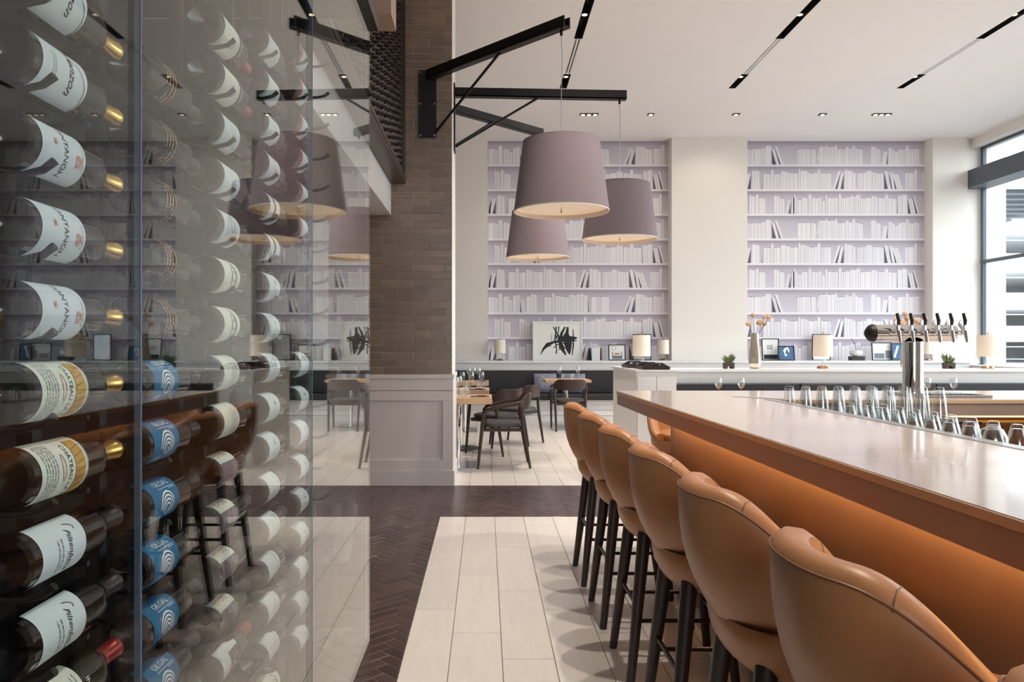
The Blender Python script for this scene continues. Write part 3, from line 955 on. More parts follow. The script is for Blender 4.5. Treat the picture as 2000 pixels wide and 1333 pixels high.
# ------------------------------------------------------------------ back banquette, ledge and divider
def bench(name, lab, xa, xb, yf, lip, cat='banquette', left_end=True):
    # yf: front of the seat; back rest and ledge behind it
    t = thing(name, lab, cat)
    w = 1.55
    n = max(1, round((xb - xa) / w)); w = (xb - xa) / n
    for i in range(n):
        a, b = xa + i * w, xa + (i + 1) * w
        MB().bbox(a + .003, b - .003, yf, yf + 0.48, 0.368, 0.47, 0.015).build('seat_cushion', 'bench', t)
        MB().bbox(a + .003, b - .003, yf + 0.44, yf + 0.53, 0.471, 0.868, 0.012).build('back_cushion', 'bench', t)
    for k in range(3):
        MB().box(xa, xb, yf + 0.10, yf + 0.12, 0.10 + k * 0.0893, 0.10 + (k + 1) * 0.0893 - 0.004).build('base_board', 'white', t)
    MB().box(xa, xb, yf + 0.115, yf + 0.5, 0.0, 0.366).build('carcass', 'white', t)
    MB().box(xa, xb, yf + 0.09, yf + 0.1, 0.0, 0.09).build('toe_kick', 'marble', t)
    return t
bench('banquette', 'long black upholstered banquette along the bookshelf wall', -5.0, 8.7, 13.1, 0)
lg = thing('wall_ledge', 'long white wall ledge with marble top above the back banquette', 'ledge')
MB().box(-6.9, 8.82, 13.63, YP, 0.0, 1.0).build('ledge_front', 'white', lg)
MB().box(0.045, 3.40, YP, YN, 0.9, 1.0).build('ledge_core', 'white', lg); MB().box(4.795, 8.175, YP, YN, 0.9, 1.0).build('ledge_core', 'white', lg)
m = MB().box(-6.9, 8.82, 13.58, YP, 1.001, 1.04).box(0.045, 3.40, YP, YN - .002, 1.001, 1.04).box(4.795, 8.175, YP, YN - .002, 1.001, 1.04)
m.build('ledge_top', 'marble', lg)
LZ = 1.0405
dv = thing('dividing_wall', 'low white dividing wall with ledge behind the bar', 'low wall')
MB().box(2.08, 8.6, 9.1, 9.38, 0.0, 1.0).build('wall_body', 'white', dv)
bevel(MB().box(2.08, 8.6, 9.04, 9.42, 1.0, 1.035).build('wall_cap', 'marble', dv), 0.003)
bench('booth_bench', 'dark booth bench in front of the low dividing wall', 2.12, 8.55, 8.55, 0)
DZ = 1.0355
sv = thing('service_station', 'white service cabinet with marble top standing at the end of the bar', 'cabinet')
MB().box(1.63, 2.06, 8.2, 9.7, 0.0, 1.03).build('cabinet_body', 'white', sv)
for k in range(2):
    dr = MB().box(1.64 + k * .21, 1.84 + k * .21, 8.19, 8.2, 0.1, 0.98).build('door', 'white', sv)
    MB().cyl((1.82 + k * .05, 8.17, 0.7), (1.82 + k * .05, 8.17, 0.8), 0.005, n=8).build('handle', 'steel', dr)
bevel(MB().box(1.615, 2.075, 8.18, 9.72, 1.03, 1.052).build('cabinet_top', 'marble', sv), 0.003)
# dark trays with cut-out handles on the cabinet
def tray(x, y, rz, lab):
    t = thing('serving_tray', lab, 'tray', (x, y, 1.0525), rz, 'dark serving trays')
    w, d = 0.21, 0.15
    m = MB().box(-w, w, -d, d, 0.0, 0.01)
    m.build('tray_base', 'dark_wood', t)
    m = MB().box(-w, w, -d, -d + .012, .01, .035).box(-w, w, d - .012, d, .01, .035)
    m.build('long_side', 'dark_wood', t)
    for s_ in (-1, 1):
        e = MB()
        xx = (w - 0.012) * s_
        # trapezoid end wall with a slot for the hand
        def q(y0, y1, z0, z1, z2=None, z3=None):
            e.add([(xx, y0, z0), (xx, y1, z0), (xx, y1, z3 or z1), (xx, y0, z2 or z1), (xx + .012, y0, z0), (xx + .012, y1, z0), (xx + .012, y1, z3 or z1), (xx + .012, y0, z2 or z1)],
                  [(0, 1, 2, 3), (7, 6, 5, 4), (0, 4, 5, 1), (1, 5, 6, 2), (2, 6, 7, 3), (3, 7, 4, 0)])
        q(-d, -0.07, 0.01, 0, 0.03, 0.075); q(0.07, d, 0.01, 0, 0.075, 0.03)
        q(-0.07, 0.07, 0.01, 0.035); q(-0.07, 0.07, 0.058, 0.075); q(-0.07, -0.05, 0.035, 0.058); q(0.05, 0.07, 0.035, 0.058)
        e.build('tray_handle', 'dark_wood', t)
tray(1.845, 8.42, math.pi / 2 + 0.0, 'dark wooden serving tray nearest on the white cabinet')
tray(1.80, 9.0, math.pi / 2, 'dark wooden serving tray farther back on the white cabinet')
#@DECOR
# ------------------------------------------------------------------ bookshelf wallpaper (flat print in the niches)
CP = 0.001861
ROWS = [
 [('b',100,135,190),('b',135,160,155),('b',160,190,152),('b',190,212,152),('b',216,290,155),('b',290,330,165),('b',330,388,185),('r',436,468,155,44),('r',484,512,178,64),
  ('b',650,690,155),('b',690,740,155),('b',740,780,157),('b',788,835,155),('l',838,850,150,12),('b',855,875,170),('b',875,905,182),('b',905,930,178),('b',930,950,193),('b',950,990,176),('b',990,1025,180),('b',1025,1050,190),
  ('b',1050,1090,155),('b',1090,1130,155),('b',1130,1165,178),('b',1165,1200,160),('b',1200,1230,190),('b',1230,1260,160),('b',1260,1305,152),
  ('b',1385,1440,180),('b',1440,1483,155),('l',1494,1540,125,14),('b',1560,1600,168),('b',1600,1625,150),('b',1625,1655,130),('b',1655,1705,155),('b',1705,1735,160),('b',1735,1765,188),('b',1765,1820,155),('b',1820,1870,160)],
 [('l',102,150,150,36),('l',110,125,170,20),('b',195,245,185),('b',245,270,180),('l',282,290,150,8),('b',310,380,155),('b',383,412,190),('b',415,440,150),('b',440,480,155),('b',485,540,180),('b',540,575,168),('b',575,615,158),('b',615,655,158),
  ('b',660,680,196),('b',683,712,182),('b',712,745,184),('b',745,765,170),('b',765,820,158),('b',820,850,162),('b',850,880,194),('b',885,915,162),('b',915,950,158),('b',950,985,160),
  ('l',1000,1028,178,58),('l',1050,1082,160,34),('b',1122,1150,190),('b',1150,1205,182),('b',1205,1232,165),('b',1250,1280,160),('b',1280,1305,160),('b',1308,1340,165),('b',1340,1398,182),('b',1400,1435,165),('b',1435,1480,158),('b',1480,1512,160),
  ('r',1555,1590,178,38),('r',1600,1628,165,30),('r',1645,1704,150,48),('b',1725,1760,160),('b',1760,1818,160),('b',1820,1845,192)],
 [('b',100,165,155),('b',168,190,182),('b',190,225,175),('b',232,260,188),('b',265,330,155),('b',415,470,180),('b',472,520,155),('l',525,560,135,26),('b',595,620,165),('b',608,632,185),('b',632,652,165),('b',655,690,138),('b',692,750,162),('b',760,790,192),
  ('b',795,860,160),('b',860,895,168),('b',900,925,130),('b',930,950,182),('b',955,985,160),('b',985,1030,158),('b',1030,1055,165),('b',1062,1090,194),('b',1092,1130,158),('b',1130,1180,165),('b',1180,1205,182),('b',1205,1235,176),('b',1235,1258,188),('b',1260,1280,192),
  ('b',1282,1330,155),('b',1330,1390,160),('b',1390,1455,176),('b',1460,1500,160),('b',1500,1525,158),('b',1525,1560,190),('b',1560,1640,155),('l',1641,1648,150,6),('b',1655,1700,180),('b',1700,1750,188),('r',1785,1835,150,30),('r',1852,1872,176,48)],
 [('b',108,165,155),('b',165,203,152),('b',208,248,185),('b',258,318,158),('b',318,348,130),('b',353,390,165),('b',390,423,176),('r',440,478,130,14),('b',488,533,158),('b',533,593,182),('b',668,740,155),('b',743,773,190),('b',778,838,165),('b',838,918,155),
  ('b',918,950,182),('b',950,990,176),('b',990,1030,180),('b',1030,1060,186),('b',1060,1100,172),('r',1118,1126,150,10),('b',1138,1200,155),('b',1203,1233,160),('b',1238,1318,155),('l',1458,1488,170,62),('l',1503,1538,150,40),('b',1583,1628,182),('b',1628,1678,178),('b',1678,1748,155),('b',1758,1838,160),('b',1838,1868,190)],
]
def wallpaper(idx, xa, xb, shift, roff, lab):
    m = MB(); cols = []
    def quad(pts, z, cs):
        m.add([(x, z, y) for x, y in pts], [(0, 1, 2, 3)])
        cols.extend(cs if isinstance(cs, list) else [cs] * 4)
    def rgb(r, g, b): return (lin(r), lin(g), lin(b), 1)
    y_wall = YN - 0.001
    zt, zb_ = CEIL, 1.04
    W = xb - xa
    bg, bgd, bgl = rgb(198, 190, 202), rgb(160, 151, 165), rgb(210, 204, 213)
    white, line, gap = rgb(238, 234, 237), rgb(168, 159, 171), rgb(100, 91, 104)
    shelf_z = [4.688 - k * 0.4597 for k in range(9)]
    PER = 1790 * CP
    r2 = random.Random(40 + idx)
    for k, sz in enumerate(shelf_z):
        up = CEIL if k == 0 else shelf_z[k - 1] - 0.04
        lo = max(sz, zb_)
        if up < zb_: break
        # background, darker just under the shelf above
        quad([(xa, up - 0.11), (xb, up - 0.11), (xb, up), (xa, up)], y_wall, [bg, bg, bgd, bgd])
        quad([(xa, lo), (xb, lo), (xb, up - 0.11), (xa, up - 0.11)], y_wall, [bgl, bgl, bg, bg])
        if sz > zb_:
            quad([(xa, sz - 0.04), (xb, sz - 0.04), (xb, sz), (xa, sz)], y_wall - 0.0004, rgb(238, 233, 237))
            quad([(xa, sz - 0.043), (xb, sz - 0.043), (xb, sz - 0.037), (xa, sz - 0.037)], y_wall - 0.0006, rgb(200, 190, 203))
        row = ROWS[roff[k % 3]]
        for rep in (-1, 0, 1):
            for b in row:
                kind, a, c, h = b[:4]
                lean = b[4] * CP if len(b) > 4 else 0
                if kind == 'r': lean = -lean
                x0 = xa + (a - 100 + shift) * CP + rep * PER; x1 = xa + (c - 100 + shift) * CP + rep * PER
                if x0 < xa + 0.002 or x1 > xb - 0.002: continue
                if x0 + lean < xa or x1 + lean > xb: lean = 0
                hh_ = h * CP
                z1 = sz + hh_
                f = max(0.0, (zb_ - sz) / hh_)
                if f >= 1: continue
                t0 = max(sz, zb_)
                xo = lean * f
                tone = r2.uniform(0.93, 1.0)
                w_ = tuple(v * tone for v in white[:3]) + (1,)
                if lean:
                    g0 = 0.075
                    if lean > 0: quad([(x1 + xo - .004, t0), (min(x1 + xo + abs(lean) * .9, xb), t0), (x1 + lean, z1 - 0.012), (x1 + lean - .004, z1 - 0.012)], y_wall - 0.0003, gap)
                    else: quad([(max(x0 + xo - abs(lean) * .9, xa), t0), (x0 + xo + .004, t0), (x0 + lean + .004, z1 - 0.012), (x0 + lean, z1 - 0.012)], y_wall - 0.0003, gap)
                else:
                    # printed shade of each book on the wall behind
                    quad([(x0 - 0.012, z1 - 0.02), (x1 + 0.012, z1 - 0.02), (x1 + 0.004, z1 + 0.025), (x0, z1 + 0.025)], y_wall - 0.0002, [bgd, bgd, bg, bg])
                n_ = 1 if (c - a) < 30 else (2 if r2.random() < 0.5 else 1)
                for q in range(n_):
                    u0, u1 = x0 + (x1 - x0) * q / n_, x0 + (x1 - x0) * (q + 1) / n_
                    z2 = z1 - (0.006 * q)
                    quad([(u0 + xo, t0), (u1 + xo, t0), (u1 + lean, z2), (u0 + lean, z2)], y_wall - 0.0005, [w_, tuple(v * .95 for v in w_[:3]) + (1,), tuple(v * .95 for v in w_[:3]) + (1,), w_])
                    lw_ = 0.0045
                    quad([(u0 + xo, t0), (u0 + lw_ + xo, t0), (u0 + lw_ + lean, z2), (u0 + lean, z2)], y_wall - 0.0007, line)
    # side margin of the print
    me = bpy.data.meshes.new('wallpaper')
    me.from_pydata(m.v, [], m.f)
    ca = me.color_attributes.new('print', 'FLOAT_COLOR', 'POINT')
    flat = [c for col in cols for c in col]
    ca.data.foreach_set('color', flat)
    me.materials.append(M['paper'])
    o = put(me, 'wallpaper')
    tag(o, lab, 'wallpaper', 'bookshelf wallpapers in the niches')
mp_ = mat('printed_paper', (0.8, 0.8, 0.8, 1), 0.75, var=0.0)
at_ = mp_.node_tree.nodes.new('ShaderNodeAttribute'); at_.attribute_name = 'print'
mp_.node_tree.links.new(at_.outputs['Color'], mp_.node_tree.nodes['Principled BSDF'].inputs['Base Color'])
M['paper'] = mp_
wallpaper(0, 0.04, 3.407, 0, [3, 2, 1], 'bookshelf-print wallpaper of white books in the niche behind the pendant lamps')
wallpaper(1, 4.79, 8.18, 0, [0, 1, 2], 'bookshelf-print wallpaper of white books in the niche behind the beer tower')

# ------------------------------------------------------------------ decoration on the ledges
def ledge_lamp(x, ytop, ybot, yfoot, d, w, lab, zfoot):
    X = (x - VX) * d / F
    t = thing('table_lamp', lab, 'table lamp', (X, d, zfoot), group='small linen-shade table lamps')
    z0 = H - (ybot - VY) * d / F - zfoot; z1 = H - (ytop - VY) * d / F - zfoot
    r = w * d / F / 2
    MB().lathe([(r, z1), (r * 1.03, z0)], 32).lathe([(r * 1.03 - .003, z0), (r - .003, z1)], 32).build('lamp_shade', 'lampshade', t, True)
    MB().lathe([(r * .62, 0.0), (r * .66, 0.01), (r * .5, 0.03), (0.02, 0.034), (0.001, 0.034)], 24).build('lamp_base', 'brass', t, True)
    MB().lathe([(0.012, 0.034), (0.03, 0.05), (0.034, z0 * .5 + 0.02), (0.018, z0), (0.006, z0 + 0.01), (0.006, z1 + 0.01)], 16).build('stem', 'glass', t, True)
    MB().lathe([(0.001, z1 + 0.034), (0.009, z1 + 0.028), (0.009, z1 + 0.018), (0.004, z1 + 0.008), (0.004, z1 - 0.01)], 10).build('finial', 'brass', t, True)
ledge_lamp(976, 664, 690, 705, 13.76, 22, 'small white table lamp at the left end of the back ledge', LZ)
ledge_lamp(1295, 664, 692, 705, 13.76, 22, 'small white table lamp at the right end of the left niche', LZ)
ledge_lamp(1811, 664, 692, 705, 13.76, 20, 'small white table lamp behind the beer tower column', LZ)
ledge_lamp(1253, 655, 696, 718, 9.5, 34, 'tan-lit table lamp behind the serving trays', 1.0525)
ledge_lamp(1607, 655, 697, 720, 9.23, 35, 'linen table lamp on the low dividing wall beside the silver vase', DZ)
ledge_lamp(1929, 655, 697, 720, 9.23, 37, 'linen table lamp on the low wall in front of the window', DZ)

# abstract brush painting
d = 13.98
ax0, az0, _ = 0, 0, 0
pa = thing('framed_painting', 'large white-framed abstract painting with black brush strokes on the ledge', 'painting', ((1089 - VX) * d / F, d, LZ))
pw, ph = 97 * d / F, 76 * d / F
MB().box(-pw / 2 + .01, pw / 2 - .01, 0.0, 0.02, 0.01, ph - 0.01).build('canvas', 'canvas', pa)
for (a, b, c, e) in ((-pw / 2, pw / 2, 0, 0.028), (-pw / 2, pw / 2, ph - 0.028, ph), (-pw / 2, -pw / 2 + 0.028, 0.028, ph - 0.028), (pw / 2 - 0.028, pw / 2, 0.028, ph - 0.028)):
    MB().box(a, b, -0.012, 0.02, c, e).build('frame_side', 'white', pa)
def pv(u, v): return ((u - 815) / 1350 * pw, ph * (1 - (v - 110) / 1080))
strokes = [([(350,1040),(430,880),(540,760),(700,690),(860,660),(1000,640)],[12,60,110,60,80,60]), ([(690,260),(800,430),(900,640),(930,860),(1040,1040)],[24,44,60,110,40]),
           ([(780,260),(760,420),(740,640),(790,860),(780,1010)],[40,30,40,30,36]), ([(1020,260),(930,430),(880,650),(890,850)],[40,70,90,70]),
           ([(1090,270),(1070,450),(1090,650),(1110,850),(1140,1020)],[60,90,230,170,40]), ([(1235,330),(1245,600),(1240,800),(1210,1050)],[18,40,40,22]),
           ([(820,600),(1000,600),(1200,590),(1340,570)],[80,170,130,44]), ([(1180,650),(1350,650)],[50,16]), ([(655,440),(655,660)],[10,16]),
           ([(710,850),(800,760),(980,720),(1240,730)],[24,30,30,14]), ([(850,250),(840,420)],[30,24]), ([(770,500),(800,560),(780,600)],[60,30,40]), ([(860,780),(860,910)],[20,16]),
           ([(580,800),(660,780)],[30,8]), ([(960,560),(1060,420),(1100,330)],[40,50,20]), ([(900,700),(1010,880)],[60,30])]
bs = MB()
for ps, ws in strokes:
    v2, f2 = stroke2d([pv(*p) for p in ps], [w * pw / 1350 for w in ws])
    bs.add([(x, -0.0006 - 0.0001 * len(bs.f) / 10, z) for x, z in v2], f2)
bs.build('brush_strokes', 'ink', pa)

def frame(x0, x1, y0, y1, d, lab, pic, fm='black', tilt=0.12, zf=LZ, kind=None):
    w, h = (x1 - x0) * d / F, (y1 - y0) * d / F
    t = thing('photo_frame', lab, 'picture frame', (((x0 + x1) / 2 - VX) * d / F, d, zf), group='picture frames on the back ledge')
    t.rotation_euler = (-tilt, 0, 0)
    MB().box(-w / 2 + .008, w / 2 - .008, 0.0, 0.012, 0.008, h - .008).build('picture', pic, t)
    for (a, b, c, e) in ((-w / 2, w / 2, 0, 0.014), (-w / 2, w / 2, h - 0.014, h), (-w / 2, -w / 2 + 0.014, 0.014, h - 0.014), (w / 2 - 0.014, w / 2, 0.014, h - 0.014)):
        MB().box(a, b, -0.008, 0.014, c, e).build('frame_side', fm, t)
    m = MB()
    if kind == 'text':
        for i, ww in enumerate(((.1, .07, .1, .08), (.12, .1, .13), (.14, .18))):
            u = -w * .2
            for q in ww:
                m.box(u, u + w * (q - .02), -0.0008, 0, h * (.66 - .07 * i), h * (.69 - .07 * i)); u += w * q
        m.box(-w * .4, w * .4, -0.001, 0, h * .06, h * .26)
        m.build('print', 'ink', t)
    elif kind == 'sign':
        m.box(-w * .3, w * .3, -0.0014, 0, h * .08, h * .55); m.build('print', 'ink_grey', t)
        MB().box(-w * .25, w * .25, -0.003, -0.0014, h * .3, h * .55).build('print', 'label_cream', t)
        MB().box(-w * .14, w * .14, -0.0044, -0.003, h * .38, h * .46).build('print', 'ink_red', t)
        v2, f2 = stroke2d([(-w * .2 + math.cos(a) * w * .13, h * .78 + math.sin(a) * w * .13) for a in [i * .35 for i in range(19)]], w * .02)
        MB().add([(x, -0.0012, z) for x, z in v2], f2).build('print', 'ink_grey', t)
    elif kind == 'swirl':
        v2, f2 = stroke2d([(w * .1 * math.cos(a) * (1.6 - a * .2) , h * .55 + w * .24 * math.sin(a) * (1.4 - a * .15)) for a in [i * .4 for i in range(14)]], [w * .05 + .012 * (i % 4) for i in range(14)])
        m.add([(x, -0.0008, z) for x, z in v2], f2); m.build('print', 'ink_white', t)
    elif kind == 'bar':
        m.add([(-w * .35, -0.0008, h * .2), (-w * .2, -0.0008, h * .15), (w * .15, -0.0008, h * .85), (-w * .02, -0.0008, h * .85)], [(0, 1, 2, 3)]); m.build('print', 'ink_white', t)
    elif kind == 'photo':
        m.box(-w * .4, w * .1, -.001, 0, h * .1, h * .4); m.box(w * .15, w * .45, -.001, 0, h * .1, h * .55); m.build('print', 'ink_grey', t)
    elif kind == 'mirror':
        pass
frame(1189, 1222, 674, 705, 13.85, 'black-framed vintage sign print leaning on the ledge', 'canvas', kind='sign')
frame(1489, 1523, 661, 704, 13.9, 'black-framed lettered print leaning behind the silver vase', 'canvas', kind='text')
frame(1521, 1553, 675, 704, 13.75, 'blue figure print in a black frame on the ledge', 'blue_print', kind='swirl', tilt=0.2)
frame(1704, 1744, 669, 704, 13.85, 'pale photograph in a black frame left of the tower column', 'canvas', kind='photo')
frame(1742, 1766, 670, 704, 13.8, 'blue and white print partly behind the tower column', 'blue_print', kind='bar')
frame(1236, 1272, 653, 704, 14.0, 'tall narrow dark-edged mirror behind the tan-lit lamp', 'steel', kind='mirror', tilt=0.02)
frame(1587, 1622, 655, 706, 14.0, 'tall narrow dark-edged mirror behind the linen lamp', 'steel', kind='mirror', tilt=0.02)
# upright books between black bookends
for k, (x0, x1, h_, mt, lab) in enumerate([(1149, 1156, 24, 'ink', 'black bookend left of the upright books'), (1156, 1161, 25, 'label', 'white upright book, left of three on the ledge'),
                                          (1161, 1166, 25, 'marble', 'grey-white upright book, middle of three on the ledge'), (1166, 1172, 25, 'label_cream', 'cream upright book, right of three on the ledge'),
                                          (1172.5, 1176, 24, 'ink', 'black bookend right of the upright books')]):
    d = 13.8
    w = (x1 - x0) * d / F; h_ = h_ * d / F
    t = thing('upright_book' if mt != 'ink' else 'bookend', lab, 'book' if mt != 'ink' else 'bookend', ((x0 - VX) * d / F + w / 2, d, LZ))
    if mt != 'ink':
        MB().bbox(-w / 2 + .0005, w / 2 - .0005, 0, 0.003, 0, h_, 0.0008).build('spine', mt, t)
        MB().box(-w / 2 + .0005, -w / 2 + .004, 0.003, 0.15, 0, h_).box(w / 2 - .004, w / 2 - .0005, 0.003, 0.15, 0, h_).build('cover', mt, t)
        MB().box(-w / 2 + .004, w / 2 - .004, 0.003, 0.145, 0.003, h_ - 0.004).build('page_block', 'label_cream', t)
    else:
        s_ = 1 if k else -1
        MB().prism([(-w / 2, 0), (w / 2, 0), (w / 2, 0.12), (-w / 2, 0.12)], 0, 0.01).build('foot', 'black', t)
        MB().add([(-w / 2, 0.05, 0.01), (w / 2, 0.05, 0.01), (w / 2, 0.09, 0.01), (-w / 2, 0.09, 0.01), (-w / 4, .06, h_), (w / 4, .06, h_), (w / 4, .08, h_), (-w / 4, .08, h_)],
                 [(4, 5, 6, 7), (0, 1, 5, 4), (1, 2, 6, 5), (2, 3, 7, 6), (3, 0, 4, 7)]).build('figure', 'black', t)
# black boxes stacked under the white bowl
d = 13.8
t = thing('storage_box', 'black lidded box under the white bowl on the ledge', 'box', ((1673 - VX) * d / F, d, LZ))
bevel(MB().box(-0.115, 0.115, -0.08, 0.08, 0, 0.05).build('box_body', 'bench', t), 0.003); bevel(MB().box(-0.118, 0.118, -0.083, 0.083, 0.05, 0.075).build('box_lid', 'bench', t), 0.003)
t = thing('orchid_bowl', 'white oval bowl with one thin curved dark stem', 'bowl', ((1672 - VX) * d / F, d, LZ + 0.0755))
MB().lathe([(0.05, 0), (0.09, 0.02), (0.112, 0.06), (0.1, 0.105), (0.092, 0.105), (0.1, 0.06), (0.08, 0.03), (0.001, 0.02)], 28).build('bowl', 'white', t, True)
MB().tube([(0.0, 0, 0.05), (-0.005, 0, 0.16), (-0.04, 0, 0.26), (-0.1, 0, 0.33)], 0.004, 6).build('stem', 'ink', t, True)
# silver vase with dried flowers
d = 9.23
vz = thing('silver_vase', 'tall faceted silver vase holding dried flowers on the low wall', 'vase', ((1474 - VX) * d / F, d, DZ))
pr = [(0.045, 0.0), (0.06, 0.012), (0.072, 0.06), (0.07, 0.13), (0.058, 0.25), (0.047, 0.36), (0.043, 0.43), (0.037, 0.43), (0.04, 0.36), (0.03, 0.2), (0.001, 0.18)]
vo = MB().lathe(pr, 10).build('vase_body', 'silver', vz)
fl = thing('dried_flowers', 'bunch of dried peach flowers standing in the silver vase', 'flowers', ((1474 - VX) * d / F, d, DZ + 0.2))
for k, (fx, fy, r_) in enumerate([(1469, 616, 0.03), (1462, 633, 0.034), (1485, 630, 0.04), (1491, 619, 0.026), (1502, 620, 0.03), (1495, 633, 0.028)]):
    X, _, Z = px(fx, fy, d)
    X -= (1474 - VX) * d / F; Z -= DZ + 0.2
    yy = (k % 3 - 1) * 0.03
    so = MB().tube([(0, 0, 0), (X * .25, yy * .3, 0.2), (X, yy, Z)], 0.003, 5).build('stem', 'stem', fl)
    m = MB()
    for q in range(14):
        a = q * 2.4; b = math.acos(1 - 2 * (q + .5) / 14)
        c = Vector((math.sin(b) * math.cos(a), math.sin(b) * math.sin(a), math.cos(b)))
        m.sphere(Vector((X, yy, Z)) + c * r_ * .62, r_ * .42, 5)
    m.build('flower_head', 'dry', so, True)
fl2 = thing('dried_posy', 'low posy of dried pink flowers behind the tap handles', 'flowers', ((1771 - VX) * 9.23 / F, 9.23, DZ))
for k, (fx, fy, r_) in enumerate([(1767, 613, .03), (1776, 624, .05), (1752, 625, .04), (1793, 628, .045), (1806, 622, .03), (1762, 632, .05)]):
    X, _, Z = px(fx, fy, d); X -= (1771 - VX) * d / F; Z -= DZ
    so = MB().tube([(X * .1, 0, 0.3), (X * .4, 0, 0.4), (X, 0, Z)], 0.003, 5).build('stem', 'stem', fl2)
    m = MB()
    for q in range(14):
        a = q * 2.4; b = math.acos(1 - 2 * (q + .5) / 14)
        c = Vector((math.sin(b) * math.cos(a), math.sin(b) * math.sin(a), math.cos(b)))
        m.sphere(Vector((X, 0, Z)) + c * r_ * .62, r_ * .42, 5)
    m.build('flower_head', 'dry', so, True)
vz2 = thing('bud_vase', 'silver vase mostly hidden behind the tower column', 'vase', ((1771 - VX) * 9.23 / F, 9.23, DZ))
MB().lathe(pr, 10).build('vase_body', 'silver', vz2)
# succulents in small footed pots
def succulent(x, lab):
    t = thing('potted_succulent', lab, 'potted plant', ((x - VX) * 9.15 / F, 9.15, DZ), group='potted succulents on the low wall')
    m = MB()
    for s_ in (-1, 1): m.bbox(s_ * 0.04 - 0.02, s_ * 0.04 + 0.02, -0.04, 0.04, 0, 0.035, 0.005)
    m.bbox(-0.06, 0.06, -0.045, 0.045, 0.03, 0.075, 0.006)
    m.build('pot', 'pot', t)
    r3 = random.Random(x)
    for i in range(26):
        a = r3.uniform(0, 6.28); el = r3.uniform(0.6, 1.5); l = r3.uniform(0.06, 0.12)
        dr = Vector((math.cos(a) * math.cos(el), math.sin(a) * math.cos(el), math.sin(el)))
        p0 = Vector((math.cos(a) * 0.02, math.sin(a) * 0.02, 0.07))
        MB().tube([p0, p0 + dr * l * .5, p0 + dr * l + Vector((0, 0, 0.01))], [0.008, 0.013, 0.002], 6).build('leaf', 'leaf', t, True)
succulent(1423, 'small green succulent in dark footed pot left of the silver vase')
succulent(1853, 'small green succulent in dark footed pot right of the beer tower')
# green glass carafes by the window
for k, (x, h_, lab) in enumerate([(1888, 0.10, 'short green glass jar on the back ledge near the window'), (1904, 0.25, 'tall green glass carafe on the back ledge near the window')]):
    o = MB().lathe([(0.05, 0), (0.06, 0.02), (0.06, h_ * .5), (0.025, h_ * .75), (0.022, h_)], 16).build('glass_carafe', 'glass', None, True, ((x - VX) * 13.7 / F, 13.7, LZ))
    tag(o, lab, 'carafe')
#@DINING
# ------------------------------------------------------------------ dining tables and chairs
def armchair_parts(root):
    # faces +x; origin on floor under the seat
    m = MB()
    n = 30
    prof = [(0.19, 0.435), (0.222, 0.438), (0.232, 0.455), (0.228, 0.478), (0.2, 0.49), (0.01, 0.493)]
    for r, zz in prof:
        for i in range(n):
            t = 2 * math.pi * i / n; c, s_ = math.cos(t), math.sin(t)
            m.v.append((math.copysign(abs(c) ** .55, c) * r, math.copysign(abs(s_) ** .55, s_) * r * 1.02, zz))
    for a in range(len(prof) - 1):
        for i in range(n):
            j = (i + 1) % n
            m.f.append((a * n + i, a * n + j, (a + 1) * n + j, (a + 1) * n + i)); m.m.append(0)
    m.f.append(tuple(reversed(range(n)))); m.m.append(0)
    m.build('seat_pad', 'seat_pad', root, True)
    m = MB()
    for (a, b) in (((-0.2, -0.225), (0.2, -0.225)), ((-0.2, 0.225), (0.2, 0.225)), ((-0.2, -0.22), (-0.2, 0.22)), ((0.2, -0.22), (0.2, 0.22))):
        m.tube([(a[0], a[1], 0.415), (b[0], b[1], 0.415)], 0.02, 8)
    m.build('seat_rail', 'chair_wood', root, True)
    for s_ in (-1, 1):
        MB().tube([(0.27, 0.25 * s_, 0), (0.225, 0.255 * s_, 0.42), (0.2, 0.262 * s_, 0.6), (0.165, 0.268 * s_, 0.635)], [0.014, 0.021, 0.02, 0.018], 10).build('leg', 'chair_wood', root, True)
        MB().tube([(-0.29, 0.22 * s_, 0), (-0.215, 0.23 * s_, 0.42), (-0.2, 0.24 * s_, 0.56), (-0.2, 0.25 * s_, 0.66)], [0.014, 0.022, 0.02, 0.02], 10).build('leg', 'chair_wood', root, True)
        MB().tube([(0.19, 0.268 * s_, 0.622), (0.1, 0.272 * s_, 0.65), (-0.06, 0.272 * s_, 0.685), (-0.18, 0.25 * s_, 0.70)], [0.018, 0.022, 0.022, 0.024], 10).build('armrest', 'chair_wood', root, True)
    # curved back slab wrapping into the arms
    m = MB(); U = 22; vs = []
    for i in range(U + 1):
        u = -1 + 2 * i / U
        th = u * math.radians(82)
        x, y = -0.10 - 0.20 * math.cos(th), 0.275 * math.sin(th)
        hi = 0.795 - 0.085 * ss(0.5, 1, abs(u)); lo = 0.63 + 0.05 * ss(0.55, 1, abs(u))
        ix, iy = math.cos(th) * 0.022, -math.sin(th) * 0.022
        fl = 0.02
        vs += [(x, y, lo), (x - fl, y, hi), (x + ix - fl, y + iy, hi), (x + ix, y + iy, lo)]
    for i in range(U):
        for j in range(4):
            k = (j + 1) % 4
            m.f.append((i * 4 + j, i * 4 + k, i * 4 + 4 + k, i * 4 + 4 + j)); m.m.append(0)
    m.v = vs
    m.f += [(3, 2, 1, 0), (U * 4, U * 4 + 1, U * 4 + 2, U * 4 + 3)]; m.m += [0, 0]
    bevel(m.build('backrest', 'chair_wood', root, True), 0.006)
ch = thing('dining_armchair', '', 'chair'); armchair_parts(ch)
